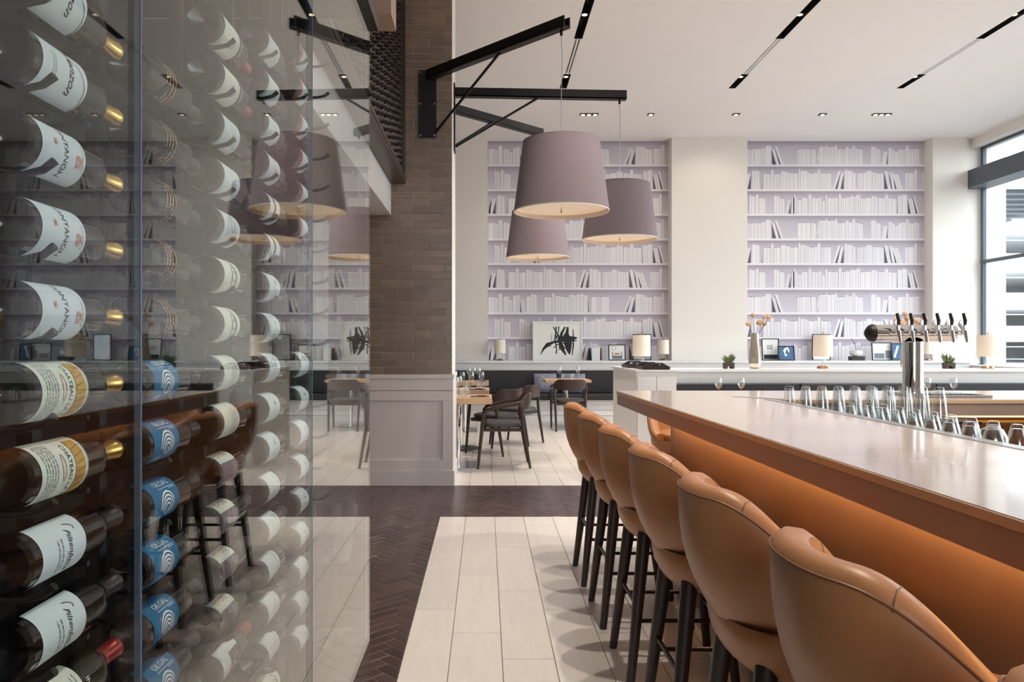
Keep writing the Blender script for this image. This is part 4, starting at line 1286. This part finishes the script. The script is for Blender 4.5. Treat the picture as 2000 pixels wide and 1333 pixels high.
for i, (x, y, rz, lab) in enumerate([(0.19, 8.34, math.pi, 'dark walnut dining armchair nearest beside the oak table'),
                                     (0.13, 9.32, math.radians(140), 'dark walnut dining armchair with its broad back turned, second from front'),
                                     (0.42, 10.2, math.radians(150), 'dark walnut dining armchair farthest back of the row beside the tables'),
                                     (1.30, 11.85, math.radians(90), 'dark walnut dining armchair seen from behind at the banquette table'),
                                     (-0.75, 9.0, 0.0, 'dark walnut dining armchair on the far side of the oak tables'),
                                     (-0.95, 10.3, 0.1, 'dark walnut dining armchair half hidden behind the second oak table')]):
    o = ch if i == 0 else copy_tree(ch)
    o.location = (x, y, 0); o.rotation_euler = (0, 0, rz)
    tag(o, lab, 'chair', 'dark walnut dining armchairs')
def table(lab, xa, xb, ya, yb, th=0.05, round_base=False, two=False):
    t = thing('dining_table', lab, 'table', ((xa + xb) / 2, (ya + yb) / 2, 0), group='oak-topped dining tables')
    w, d_ = (xb - xa) / 2, (yb - ya) / 2
    bevel(MB().box(-w, w, -d_, d_, 0.76 - th, 0.76).build('table_top', 'oak', t), 0.004)
    MB().cyl((0, 0, 0.012), (0, 0, 0.76 - th), 0.03, n=20).build('pedestal', 'chrome', t, True)
    if round_base: MB().lathe([(0.001, 0.022), (0.05, 0.022), (0.25, 0.012), (0.255, 0.0)], 32).build('base_plate', 'black', t, True)
    else: bevel(MB().box(-0.2, 0.2, -0.26, 0.26, 0, 0.012).build('base_plate', 'steel', t), 0.003)
    return t
table('oak dining table nearest, beside the white pillar base', -0.68, 0.07, 7.98, 8.66, 0.062)
table('oak dining table in the middle of the row', -0.7, 0.05, 9.36, 10.06, round_base=True)
table('oak dining table farthest in the row, before the banquette', -0.7, 0.05, 11.4, 12.1)
table('oak dining table at the banquette with one chair in front', 0.96, 1.69, 12.1, 12.8, 0.04)
table('dining table before the booth bench, left one beyond the bar', 2.25, 2.95, 7.7, 8.4)
table('dining table before the booth bench, right one beyond the bar', 4.45, 5.15, 7.7, 8.4)
wine = MB().lathe([(0.034, 0), (0.034, 0.003), (0.006, 0.008), (0.004, 0.09), (0.02, 0.105), (0.038, 0.14), (0.038, 0.165), (0.03, 0.21), (0.0285, 0.21), (0.036, 0.165), (0.036, 0.14), (0.018, 0.108), (0.001, 0.103)], 18).mesh('wine_glass', 'glass', True)
water = MB().lathe([(0.001, 0), (0.033, 0), (0.035, 0.01), (0.038, 0.1), (0.036, 0.1), (0.032, 0.012), (0.001, 0.012)], 18).mesh('water_glass', 'glass', True)
def glassware(me, nm, pts, lab, grp):
    for i, (x, y) in enumerate(pts):
        tag(put(me, nm, None, (x, y, 0.7605)), lab % ORD[i], 'glass', grp)
glassware(wine, 'wine_glass', [(1.20, 12.3), (1.50, 12.3)], 'stemmed wine glass on the banquette table, %s from left', 'wine glasses')
glassware(water, 'water_glass', [(1.25, 12.2), (1.41, 12.2)], 'straight water tumbler on the banquette table, %s from left', 'water glasses')
glassware(wine, 'wine_glass', [(2.47, 8.05), (2.71, 8.05)], 'wine glass on left booth table showing above the bar top, %s from left', 'wine glasses')
glassware(wine, 'wine_glass', [(4.68, 8.05), (4.96, 8.05)], 'wine glass on right booth table beyond the tower, %s from left', 'wine glasses')
glassware(water, 'water_glass', [(-0.24, 8.12), (-0.33, 8.5), (-0.2, 8.55)], 'water tumbler on the nearest oak table, %s from front', 'water glasses')
glassware(water, 'water_glass', [(-0.02, 9.6), (-0.22, 9.55), (-0.08, 9.85)], 'water tumbler on the middle oak table, %s from front', 'water glasses')
glassware(wine, 'wine_glass', [(-0.32, 8.3), (-0.29, 8.42)], 'wine glass on the nearest oak table, %s from front', 'wine glasses')
glassware(wine, 'wine_glass', [(-0.18, 9.75), (-0.3, 9.9), (-0.05, 9.98)], 'wine glass on the middle oak table, %s from front', 'wine glasses')
glassware(wine, 'wine_glass', [(-0.25, 11.6), (-0.1, 11.6), (-0.18, 11.8)], 'wine glass on the farthest oak table, %s from front', 'wine glasses')
for k, (x, y, lab) in enumerate([(-0.06, 8.2, 'folded plum napkin on the nearest oak table'), (-0.1, 9.5, 'folded plum napkin on the middle oak table'), (-0.06, 11.55, 'folded plum napkin on the farthest oak table')]):
    t = thing('folded_napkin', lab, 'napkin', (x, y, 0.7605), group='folded napkins')
    MB().bbox(-0.1, 0.1, -0.06, 0.06, 0, 0.006, 0.002).build('lower_fold', 'napkin', t); MB().bbox(-0.095, 0.09, -0.055, 0.05, 0.006, 0.011, 0.002).build('upper_fold', 'napkin', t)
    kn = thing('table_knife', 'steel table knife on the %s oak table' % ['nearest', 'middle', 'farthest'][k], 'knife', (x, y, 0.7720), group='table knives')
    MB().tube([(-0.03, -0.03, 0.004), (0.03, -0.03, 0.004), (0.06, -0.03, 0.004)], [0.004, 0.006, 0.004], 6).build('knife_handle', 'black', kn, True)
    MB().add([(-0.03, -0.036, 0.003), (-0.13, -0.03, 0.003), (-0.03, -0.024, 0.003), (-0.03, -0.036, 0.005), (-0.13, -0.03, 0.0045), (-0.03, -0.024, 0.005)], [(2, 1, 0), (3, 4, 5), (0, 1, 4, 3), (1, 2, 5, 4), (2, 0, 3, 5)]).build('knife_blade', 'steel', kn)
cu = MB()
for i in range(11):
    for j in range(11):
        u, v = -1 + i * .2, -1 + j * .2
        p = (1 - u ** 4) * (1 - v ** 4)
        cu.v.append((u * 0.2, -0.07 * p - 0.006, v * 0.17))
for i in range(11):
    for j in range(11):
        u, v = -1 + i * .2, -1 + j * .2
        p = (1 - u ** 4) * (1 - v ** 4)
        cu.v.append((u * 0.2, 0.06 * p + 0.006, v * 0.17))
for s_ in (0, 121):
    for i in range(10):
        for j in range(10):
            q = (s_ + i * 11 + j, s_ + (i + 1) * 11 + j, s_ + (i + 1) * 11 + j + 1, s_ + i * 11 + j + 1)
            cu.f.append(q if s_ == 0 else q[::-1]); cu.m.append(0)
for k in range(10):
    for a, b in ((k * 11, k * 11 + 11), (k * 11 + 21, k * 11 + 10)): cu.f.append((b, a, a + 121, b + 121)); cu.m.append(0)
    for a, b in ((k + 1, k), (110 + k, 111 + k)): cu.f.append((b, a, a + 121, b + 121)); cu.m.append(0)
cme = cu.mesh('throw_cushion', 'cushion', True)
tag(put(cme, 'throw_cushion', None, (1.06, 13.42, 0.648), (-0.25, 0, 0.1)), 'grey patterned throw cushion on the banquette left of the chair', 'cushion', 'throw cushions')
tag(put(cme, 'throw_cushion', None, (1.56, 13.42, 0.648), (-0.25, 0.0, -0.1)), 'blue-grey throw cushion on the banquette seen through the chair back', 'cushion', 'throw cushions')

# ------------------------------------------------------------------ wine wall: glass screen, rack and bottles
GX = -0.432
gl = thing('glass_screen', 'tall frameless glass screen of three panes in front of the wine rack', 'glass wall')
for i, (a, b) in enumerate(((-0.9, 0.949), (0.957, 1.894), (1.902, 2.84))):
    pn = MB().box(GX - 0.008, GX, a, b, 0.06, 2.53).build('pane', 'pane', gl)
    if i: MB().box(GX - 0.0082, GX + 0.0002, a - 0.0045, a - 0.001, 0.06, 2.53).build('polished_edge', 'pane_edge', pn)
MB().box(GX - 0.03, GX + 0.02, -0.9, 2.93, 2.53, 2.58).build('top_channel', 'black', gl)
MB().box(GX - 0.03, GX + 0.02, -0.9, 2.84, 0.0, 0.06).build('base_channel', 'black', gl)
struct(MB().box(-1.34, -1.3, -0.9, 2.84, 0, 2.54).build('wall_cellar', 'cellar'))
struct(MB().box(-1.34, -0.66, 2.84, 2.88, 0, 2.54).build('wall_cellar_end', 'cellar'))
struct(MB().box(-1.34, GX - 0.03, -0.9, 2.84, 2.541, 2.6).build('trim_4', 'cellar'))
struct(MB().box(-1.3, GX - 0.03, -0.9, 2.84, 0.0, 0.05).build('floor_cellar', 'cellar'))

RX, RP, RZ0 = -0.636, 0.1135, H - 0.066
BASES = [1.0, 1.352, 1.71, 2.07, 2.43]
TILT = 0.0
rack = thing('wine_rack', 'black steel peg rack holding the bottles behind the glass', 'wine rack')
for b in BASES:
    for o_ in (0.032, 0.18):
        MB().box(RX - 0.085, RX - 0.060, b + o_ - 0.012, b + o_ + 0.012, 0.051, 2.53).build('post', 'void', rack)
peg = MB().tube([(-0.062, 0, -0.0), (0.02, 0, 0.0), (0.046, 0, 0.006), (0.062, 0, 0.018)], [0.005, 0.005, 0.0055, 0.0062], 8).mesh('peg', 'void', True)
peg2 = MB().tube([(-0.062, 0, 0.0), (0.0, 0, 0.0), (0.02, 0, 0.001)], 0.005, 8).mesh('peg', 'void', True)

def bprof(R):
    return [(0.001, 0.012), (0.018, 0.008), (R - 0.006, 0.0), (R, 0.005), (R, 0.185), (R * .96, 0.198), (R * .78, 0.214), (R * .5, 0.228), (0.0165, 0.24), (0.0148, 0.25), (0.0145, 0.288), (0.0165, 0.289), (0.0165, 0.300), (0.001, 0.300)]
def bent(R, y0, parts):
    # parts: list of (verts2d, faces): 2D = (around the bottle, upwards; along the axis)
    m = MB()
    for vs2, fs in parts:
        m.add([(R * math.cos(c / R), y0 + a, R * math.sin(c / R)) for c, a in vs2], fs)
    return m
def rot(t): return ([(-x, y) for x, y in t[0]], [f[::-1] for f in t[1]])         # letters stand towards the neck
def flat(t): return ([(y, x) for x, y in t[0]], [f[::-1] for f in t[1]])          # letters upright, reading along the bottle
def mv(t, c, a): return ([(x + c, y + a) for x, y in t[0]], t[1])
def rows(c0, c1, a, n, da, w=0.0012, seed=1):
    r4 = random.Random(seed); out = []
    for i in range(n):
        c = c0
        while c < c1:
            l = r4.uniform(0.003, 0.009); e = min(c + l, c1)
            k = max(2, int((e - c) / 0.003) + 1)
            out.append(stroke2d([(c + (e - c) * q / (k - 1), a + i * da) for q in range(k)], w)); c = e + 0.0016
    return out
def arc(c, a, rx, ry, t0, t1, w, n=16):
    return stroke2d([(c + rx * math.cos(t0 + (t1 - t0) * i / n), a + ry * math.sin(t0 + (t1 - t0) * i / n)) for i in range(n + 1)], w)
def patch(c0, c1, a0, a1):
    n = 8
    vs2 = [(c0 + (c1 - c0) * i / n, a) for i in range(n + 1) for a in (a0, a1)]
    return vs2, [(2 * i, 2 * i + 1, 2 * i + 3, 2 * i + 2)[::-1] for i in range(n)]
def star(c, a, r):
    ps = [(c + (r if i % 2 == 0 else r * .3) * math.sin(i * math.pi / 4), a + (r if i % 2 == 0 else r * .3) * math.cos(i * math.pi / 4)) for i in range(8)]
    return [(c, a)] + ps, [(0, i + 1, (i + 1) % 8 + 1) for i in range(8)]

# style -> radius, glass, capsule, list of labels (material, y0, y1, half angle), list of prints (material, parts(in mm-like metres; a from y0))
S = {}
S['valen'] = (0.0415, 'bottle', 'gold', [('label', 0.022, 0.135, 1.35)], [('ink', [mv(rot(text2d('Valenzon', 0.023, 0.45)), 0.012, 0.072), arc(-0.05, 0.08, 0.075, 0.03, 2.2, .25, 0.0012)]), ('ink_grey', rows(-0.03, 0.02, 0.025, 2, .006))])
S['fontan'] = (0.0405, 'bottle', 'gold', [('label', 0.022, 0.132, 1.3)], [('ink', [mv(rot(text2d('FONTANON', 0.0155)), 0.004, 0.058)]), ('ink_pale', [patch(0.006, 0.014, 0.03, 0.036), patch(-0.016, -0.008, 0.085, 0.094), patch(-0.006, 0.002, 0.085, 0.094), patch(-0.011, 0.0, 0.095, 0.099)]), ('ink_grey', rows(-0.02, 0.02, 0.102, 1, .006))])
S['chateau'] = (0.0415, 'bottle', 'gold', [('label_cream', 0.02, 0.138, 1.5)], [('ink', [mv(rot(text2d('CHATEAU LA P', 0.0125)), 0.0, 0.071)]), ('ink_red', [arc(0.006, 0.055, 0.02, 0.004, 0, 12, 0.0012, 30)]), ('ink_grey', rows(-0.05, 0.05, 0.012, 5, .0065, 0.0016)),
                ('ink_gold', [patch(-0.045, 0.048, 0.084, 0.110)]), ('ink_red', [stroke2d([(-0.03 + q * .012, .086), (-0.024 + q * .012, 0.108)], 0.0016) for q in range(6)]), ('ink_grey', rows(-0.04, 0.04, 0.117, 1, .006))])
S['pils'] = (0.0415, 'bottle_dk', 'cap_dark', [('label', 0.022, 0.132, 1.35)], [('ink', [mv(rot(text2d('Pilsenberg', 0.0155, 0.5)), 0.0, 0.07), arc(0.03, 0.05, 0.012, 0.04, 0.6, 1.9, 0.0013)]), ('ink_red', rows(-0.03, 0.0, 0.062, 1, .006)), ('ink_grey', rows(-0.035, 0.02, 0.04, 2, .009, .0018))])
wv = []
for q in range(4):
    l_, r_, tp_ = 0.034 + q * 0.0062, 0.090 - q * 0.0055, 0.010 - q * 0.0068
    rr = (r_ - l_) / 2
    pth = [(-0.052 + q * .002, l_ - 0.014 + q * .003), (-0.036, l_ - 0.006), (tp_ - rr * .9, l_)]
    pth += [(tp_ - rr * .9 + rr * .9 * math.sin(t), l_ + rr - rr * math.cos(t)) for t in [k * .393 for k in range(1, 9)]]
    pth += [(max(-0.034, tp_ - rr * .9 - 0.012), r_ - 0.003)]
    wv.append(stroke2d(pth, [0.0014, .002, .0026, .003, .0034, .0036, .0036, .0034, .003, .0026, .0022, .0016]))
wv.append(arc(-0.024, 0.062, 0.006, 0.006, 0, 5.5, 0.002, 10))
S['gilgal'] = (0.039, 'bottle_dk', 'cap_dark', [('label_blue', 0.02, 0.13, 1.75)], [('ink_white', [mv(flat(text2d('GILGAL', 0.0175)), 0.040, 0.062)] + [stroke2d([(0.0290, 0.035), (0.0290, 0.1)], 0.0011), stroke2d([(0.0255, 0.075), (0.0255, 0.1)], 0.0011)] + [mv(([(c_ * 1.12, a_) for c_, a_ in w_[0]], w_[1]), 0.010, -0.004) for w_ in wv])])
S['gilt'] = (0.041, 'bottle', 'cap_dark', [], [('ink_gold', [g_ for q in range(4) for g_ in rows(-0.05, 0.05, 0.05 + q * 0.013, 1, .01, 0.0035, q)])])
S['ornate'] = (0.042, 'bottle', 'cap_dark', [('label_cream', 0.022, 0.13, 1.5)], [('ink_grey', [arc(0.0, 0.055, 0.045, 0.03, 0.3, 3.0, 0.005), arc(-0.005, 0.06, 0.03, 0.022, 0.2, 3.2, 0.004), arc(0.0, 0.07, 0.03, 0.02, 3.2, 6.0, 0.0035), arc(0, 0.065, 0.012, 0.012, 0, 6.2, 0.003)])])
S['script'] = (0.042, 'bottle', 'cap_dark', [('label', 0.022, 0.13, 1.4)], [('ink_grey', [arc(0.01, 0.06, 0.02, 0.012, 0, 9, 0.0016, 26), arc(-0.02, 0.07, 0.012, 0.016, 1, 8, 0.0016, 22), arc(-0.03, 0.09, 0.006, 0.01, 1, 5, 0.0016)])])
S['tant'] = (0.043, 'bottle', 'cap_red', [('label_cream', 0.022, 0.126, 1.5)], [('ink_grey', [arc(-0.02, 0.06, 0.013, 0.013, 0, 6.28, 0.0025)] + rows(-0.03, 0.04, 0.085, 2, .008)), ('ink_white', [mv(rot(text2d('INTANTI', 0.014)), -0.005, 0.117)])])
S['creamtxt'] = (0.0415, 'bottle', 'cap_dark', [('label_cream', 0.022, 0.128, 1.45)], [('ink_grey', rows(-0.05, 0.05, 0.055, 4, .012, .0022, 3))])
S['mauve'] = (0.039, 'bottle_dk', 'cap_dark', [('label_mauve', 0.02, 0.12, 1.5), ('label_cream', 0.02, 0.12, -0.55)], [('ink_red', [mv(flat(text2d('OHOO', 0.021)), 0.047, 0.05)]), ('label_cream', rows(-0.03, 0.02, 0.075, 3, .014, .003, 5)), ('ink_grey', rows(-0.04, 0.02, 0.02, 3, .012, .002, 8))])
S['portrait'] = (0.041, 'bottle', 'cap_red', [('label', 0.02, 0.135, 1.3)], [('ink', [patch(-0.03, 0.028, 0.05, 0.122)]), ('ink_grey', [arc(0, 0.085, 0.012, 0.016, 0, 6.28, 0.007), arc(-0.012, 0.07, 0.01, 0.02, 1, 4, 0.005)])])
S['starlab'] = (0.0425, 'bottle', 'cap_dark', [('label', 0.022, 0.128, 1.5)], [('ink_grey', [star(0.016, 0.06, 0.011)] + rows(-0.045, 0.0, 0.045, 3, .016, .0022, 11))])
S['dotlab'] = (0.042, 'bottle', 'cap_green', [('label', 0.022, 0.128, 1.35)], [('ink_grey', rows(-0.045, 0.045, 0.085, 1, .016, .004, 12) + rows(-0.03, 0.03, 0.04, 2, .012, .0015, 13))])
S['plain'] = (0.041, 'bottle', 'cap_dark', [('label', 0.022, 0.13, 1.3)], [('ink_grey', rows(-0.03, 0.03, 0.06, 2, .02, .0015, 15))])
S['twoband'] = (0.042, 'bottle_dk', 'cap_dark', [('label', 0.03, 0.07, 1.5), ('label', 0.088, 0.128, 1.5)], [('ink_grey', rows(-0.03, 0.03, 0.02, 1, .02, .002, 16))])
S['redcap'] = (0.041, 'bottle', 'cap_red', [('label', 0.03, 0.12, 1.3)], [('ink_red', [patch(-0.05, 0.05, 0.0, 0.02)]), ('ink_grey', rows(-0.03, 0.03, 0.05, 2, .02, .0015, 17))])
S['dark'] = (0.041, 'bottle_dk', 'cap_dark', [('cap_dark', 0.03, 0.12, 1.3)], [('ink_grey', rows(-0.02, 0.02, 0.05, 2, .02, .0015, 18))])
DESC = {'valen': 'white script-lettered label and gold foil', 'fontan': 'pale lettered label', 'chateau': 'cream chateau label and gold foil', 'pils': 'white script label and dark foil',
        'gilgal': 'bright blue label and white wave mark', 'gilt': 'gold print straight on the glass', 'ornate': 'cream label with grey swirls', 'script': 'white label with grey scrawl',
        'tant': 'large cream label and red foil', 'creamtxt': 'cream text label', 'mauve': 'mauve label under a cream band', 'portrait': 'white label bearing a dark picture', 'starlab': 'white label with a star',
        'dotlab': 'white label and green foil', 'plain': 'plain white label', 'twoband': 'two white label bands', 'redcap': 'small white label and red foil', 'dark': 'dark label'}
mesh_cache = {}
def bottle(style, loc, lab, grp):
    R, gm, cap, labs, prints = S[style]
    if style not in mesh_cache:
        d_ = {}
        d_['body'] = MB().lathe(bprof(R), 28, axis='Y').mesh('bottle_body', gm, True)
        d_['cap'] = MB().lathe([(0.0155, 0.245), (0.0158, 0.286), (0.0172, 0.288), (0.0172, 0.3008), (0.012, 0.3018), (0.001, 0.3018)], 18, axis='Y').mesh('capsule', cap, True)
        d_['labs'] = []
        for k, (lm, a, b, ha) in enumerate(labs):
            rl = R + 0.0004 + 0.0003 * k
            lo, hi = (-ha, ha) if ha > 0 else (0.62, 1.62)
            mm = MB()
            n_ = 22
            for i in range(n_ + 1):
                t = lo + (hi - lo) * i / n_
                for y in (a, b): mm.v.append((rl * math.cos(t), y, rl * math.sin(t)))
            for i in range(n_): mm.f.append((2 * i, 2 * i + 1, 2 * i + 3, 2 * i + 2)[::-1]); mm.m.append(0)
            d_['labs'].append(mm.mesh('paper_label', lm, True))
        d_['prints'] = [bent(R + 0.0011 + 0.0001 * i, labs[0][1] if labs else 0.02, parts).mesh('print', pm) for i, (pm, parts) in enumerate(prints)]
        mesh_cache[style] = d_
    d_ = mesh_cache[style]
    t = thing('wine_bottle', lab, 'wine bottle', loc, group=grp)
    bd = put(d_['body'], 'bottle_body', t)
    put(d_['cap'], 'capsule', t)
    first = None
    for lm in d_['labs']:
        o = put(lm, 'paper_label', t); first = first or o
    for pm in d_['prints']: put(pm, 'print', first or bd)
    return t
LAY = [
 {5: 'valen', 4: 'valen', 3: 'fontan', 2: 'fontan', 1: 'fontan', 0: 'chateau', -1: 'chateau', -2: 'pils', -3: 'pils', -4: 'tant'},
 {5: 'gilt', 4: 'gilt', 3: 'gilt', 2: 'gilt', 1: 'gilt', 0: 'gilgal', -1: 'gilgal', -2: 'gilgal', -3: 'gilgal', -4: 'gilgal', -5: 'gilgal'},
 {7: 'tant', 6: 'tant', 5: 'script', 4: 'script', 3: 'script', 2: 'ornate', 1: 'ornate', 0: 'creamtxt', -1: 'creamtxt', -2: 'mauve', -3: 'mauve', -4: 'mauve', -5: 'mauve', -6: 'portrait'},
 {8: 'plain', 7: 'plain', 6: 'plain', 5: 'script', 4: 'twoband', 3: 'twoband', 2: 'starlab', 1: 'starlab', 0: 'starlab', -1: 'starlab', -2: 'starlab', -3: 'dotlab', -4: 'dotlab', -5: 'dotlab', -6: 'plain', -7: 'plain', -8: 'ornate'},
 {9: 'redcap', 8: 'redcap', 7: 'redcap', 6: 'redcap', 5: 'redcap', 4: 'redcap', 3: 'dark', 2: 'dark', 1: 'dark', 0: 'starlab', -1: 'starlab', -2: 'starlab', -3: 'starlab', -4: 'starlab', -5: 'starlab', -6: 'plain', -7: 'plain', -8: 'plain'},
]
CN = ['nearest', 'second', 'third', 'fourth', 'farthest']
for c, lay in enumerate(LAY):
    ks = sorted(lay, reverse=True)
    for i, k in enumerate(ks):
        R = S[lay[k]][0]
        zrest = RZ0 + k * RP - 0.041
        bottle(lay[k], (RX, BASES[c], zrest + R), 'wine bottle with %s, %s down in %s column' % (DESC[lay[k]], ORD[i], CN[c]), 'wine bottles in the rack')
        put(peg, 'peg', rack, (RX, BASES[c] + (0.014 if c == 0 else 0.032), zrest - 0.0058))
        put(peg2, 'peg', rack, (RX, BASES[c] + 0.18, zrest - 0.0058))
    if c == 4:
        for k in range(10, 12):
            for o_ in (0.032,): put(peg, 'peg', rack, (RX, BASES[c] + o_, RZ0 + k * RP - 0.047))
# empty pegs past the last column
for k in range(-4, 11):
    put(peg, 'peg', rack, (RX, 2.79, RZ0 + k * RP - 0.047))
MB().box(RX - 0.085, RX - 0.060, 2.778, 2.802, 0.051, 2.53).build('post', 'void', rack)
# clear ice bucket on a stand beyond the glass screen
ib = thing('ice_bucket', 'clear glass ice bucket with ring handles on a slim stand beyond the glass', 'ice bucket', (-0.67, 3.4, 0))
MB().lathe([(0.12, 0), (0.12, 0.012), (0.012, 0.02), (0.012, 0.35), (0.05, 0.356)], 24).build('stand', 'glass', ib, True)
MB().lathe([(0.001, 0.358), (0.062, 0.358), (0.075, 0.42), (0.092, 0.63), (0.088, 0.63), (0.071, 0.42), (0.058, 0.364), (0.001, 0.364)], 32).build('bucket', 'glass', ib, True)
for s_ in (-1, 1):
    MB().tube([(s_ * 0.092 + 0.0, 0.022 * math.cos(t), 0.575 + 0.022 * math.sin(t)) for t in [i * .524 for i in range(13)]], 0.003, 6).build('ring_handle', 'chrome', ib, True)
    MB().sphere((s_ * 0.092, 0, 0.6), 0.008, 8).build('knob', 'chrome', ib, True)

# ------------------------------------------------------------------ outside the window
struct(MB().box(9.35, 160, -60, 160, -0.3, -0.1).box(-80, 160, -60, -5.5, -0.3, -0.1).build('floor_street', 'asphalt'))
pg = thing('parking_garage', 'pale parking garage with open decks across the street', 'building', (0, 60, 0))
for k, (ya, yb) in enumerate([(392, 460), (495, 533), (572, 605), (637, 668)]):
    za, zb_ = H - (yb - VY) * 60 / F, H - (ya - VY) * 60 / F
    MB().box(36, 75, 0, 0.4, za, zb_).build('spandrel', 'concrete', pg)
    MB().box(36, 75, 0.4, 14, za, za + 0.35).build('deck', 'concrete', pg)
    MB().cyl((38, -0.02, za - 0.4), (75, -0.02, za - 0.4), 0.04, n=6).build('guard_rail', 'white', pg)
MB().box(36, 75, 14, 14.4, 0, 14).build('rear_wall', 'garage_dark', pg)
for k in range(6): MB().box(39 + k * 7, 39.7 + k * 7, 0.5, 1.2, 0, 14).build('garage_column', 'concrete', pg)
cn = thing('street_canopy', 'slatted canopy soffit outside above the window', 'canopy')
MB().box(9.5, 13.5, 15.2, 30.0, 4.62, 4.7).build('canopy_deck', 'concrete', cn)
for k in range(24): MB().box(9.5, 13.5, 15.3 + k * .6, 15.5 + k * .6, 4.5, 4.62).build('slat', 'grey_beam', cn)
MB().box(9.5, 13.6, 15.15, 15.25, 4.45, 4.75).build('fascia', 'white', cn)
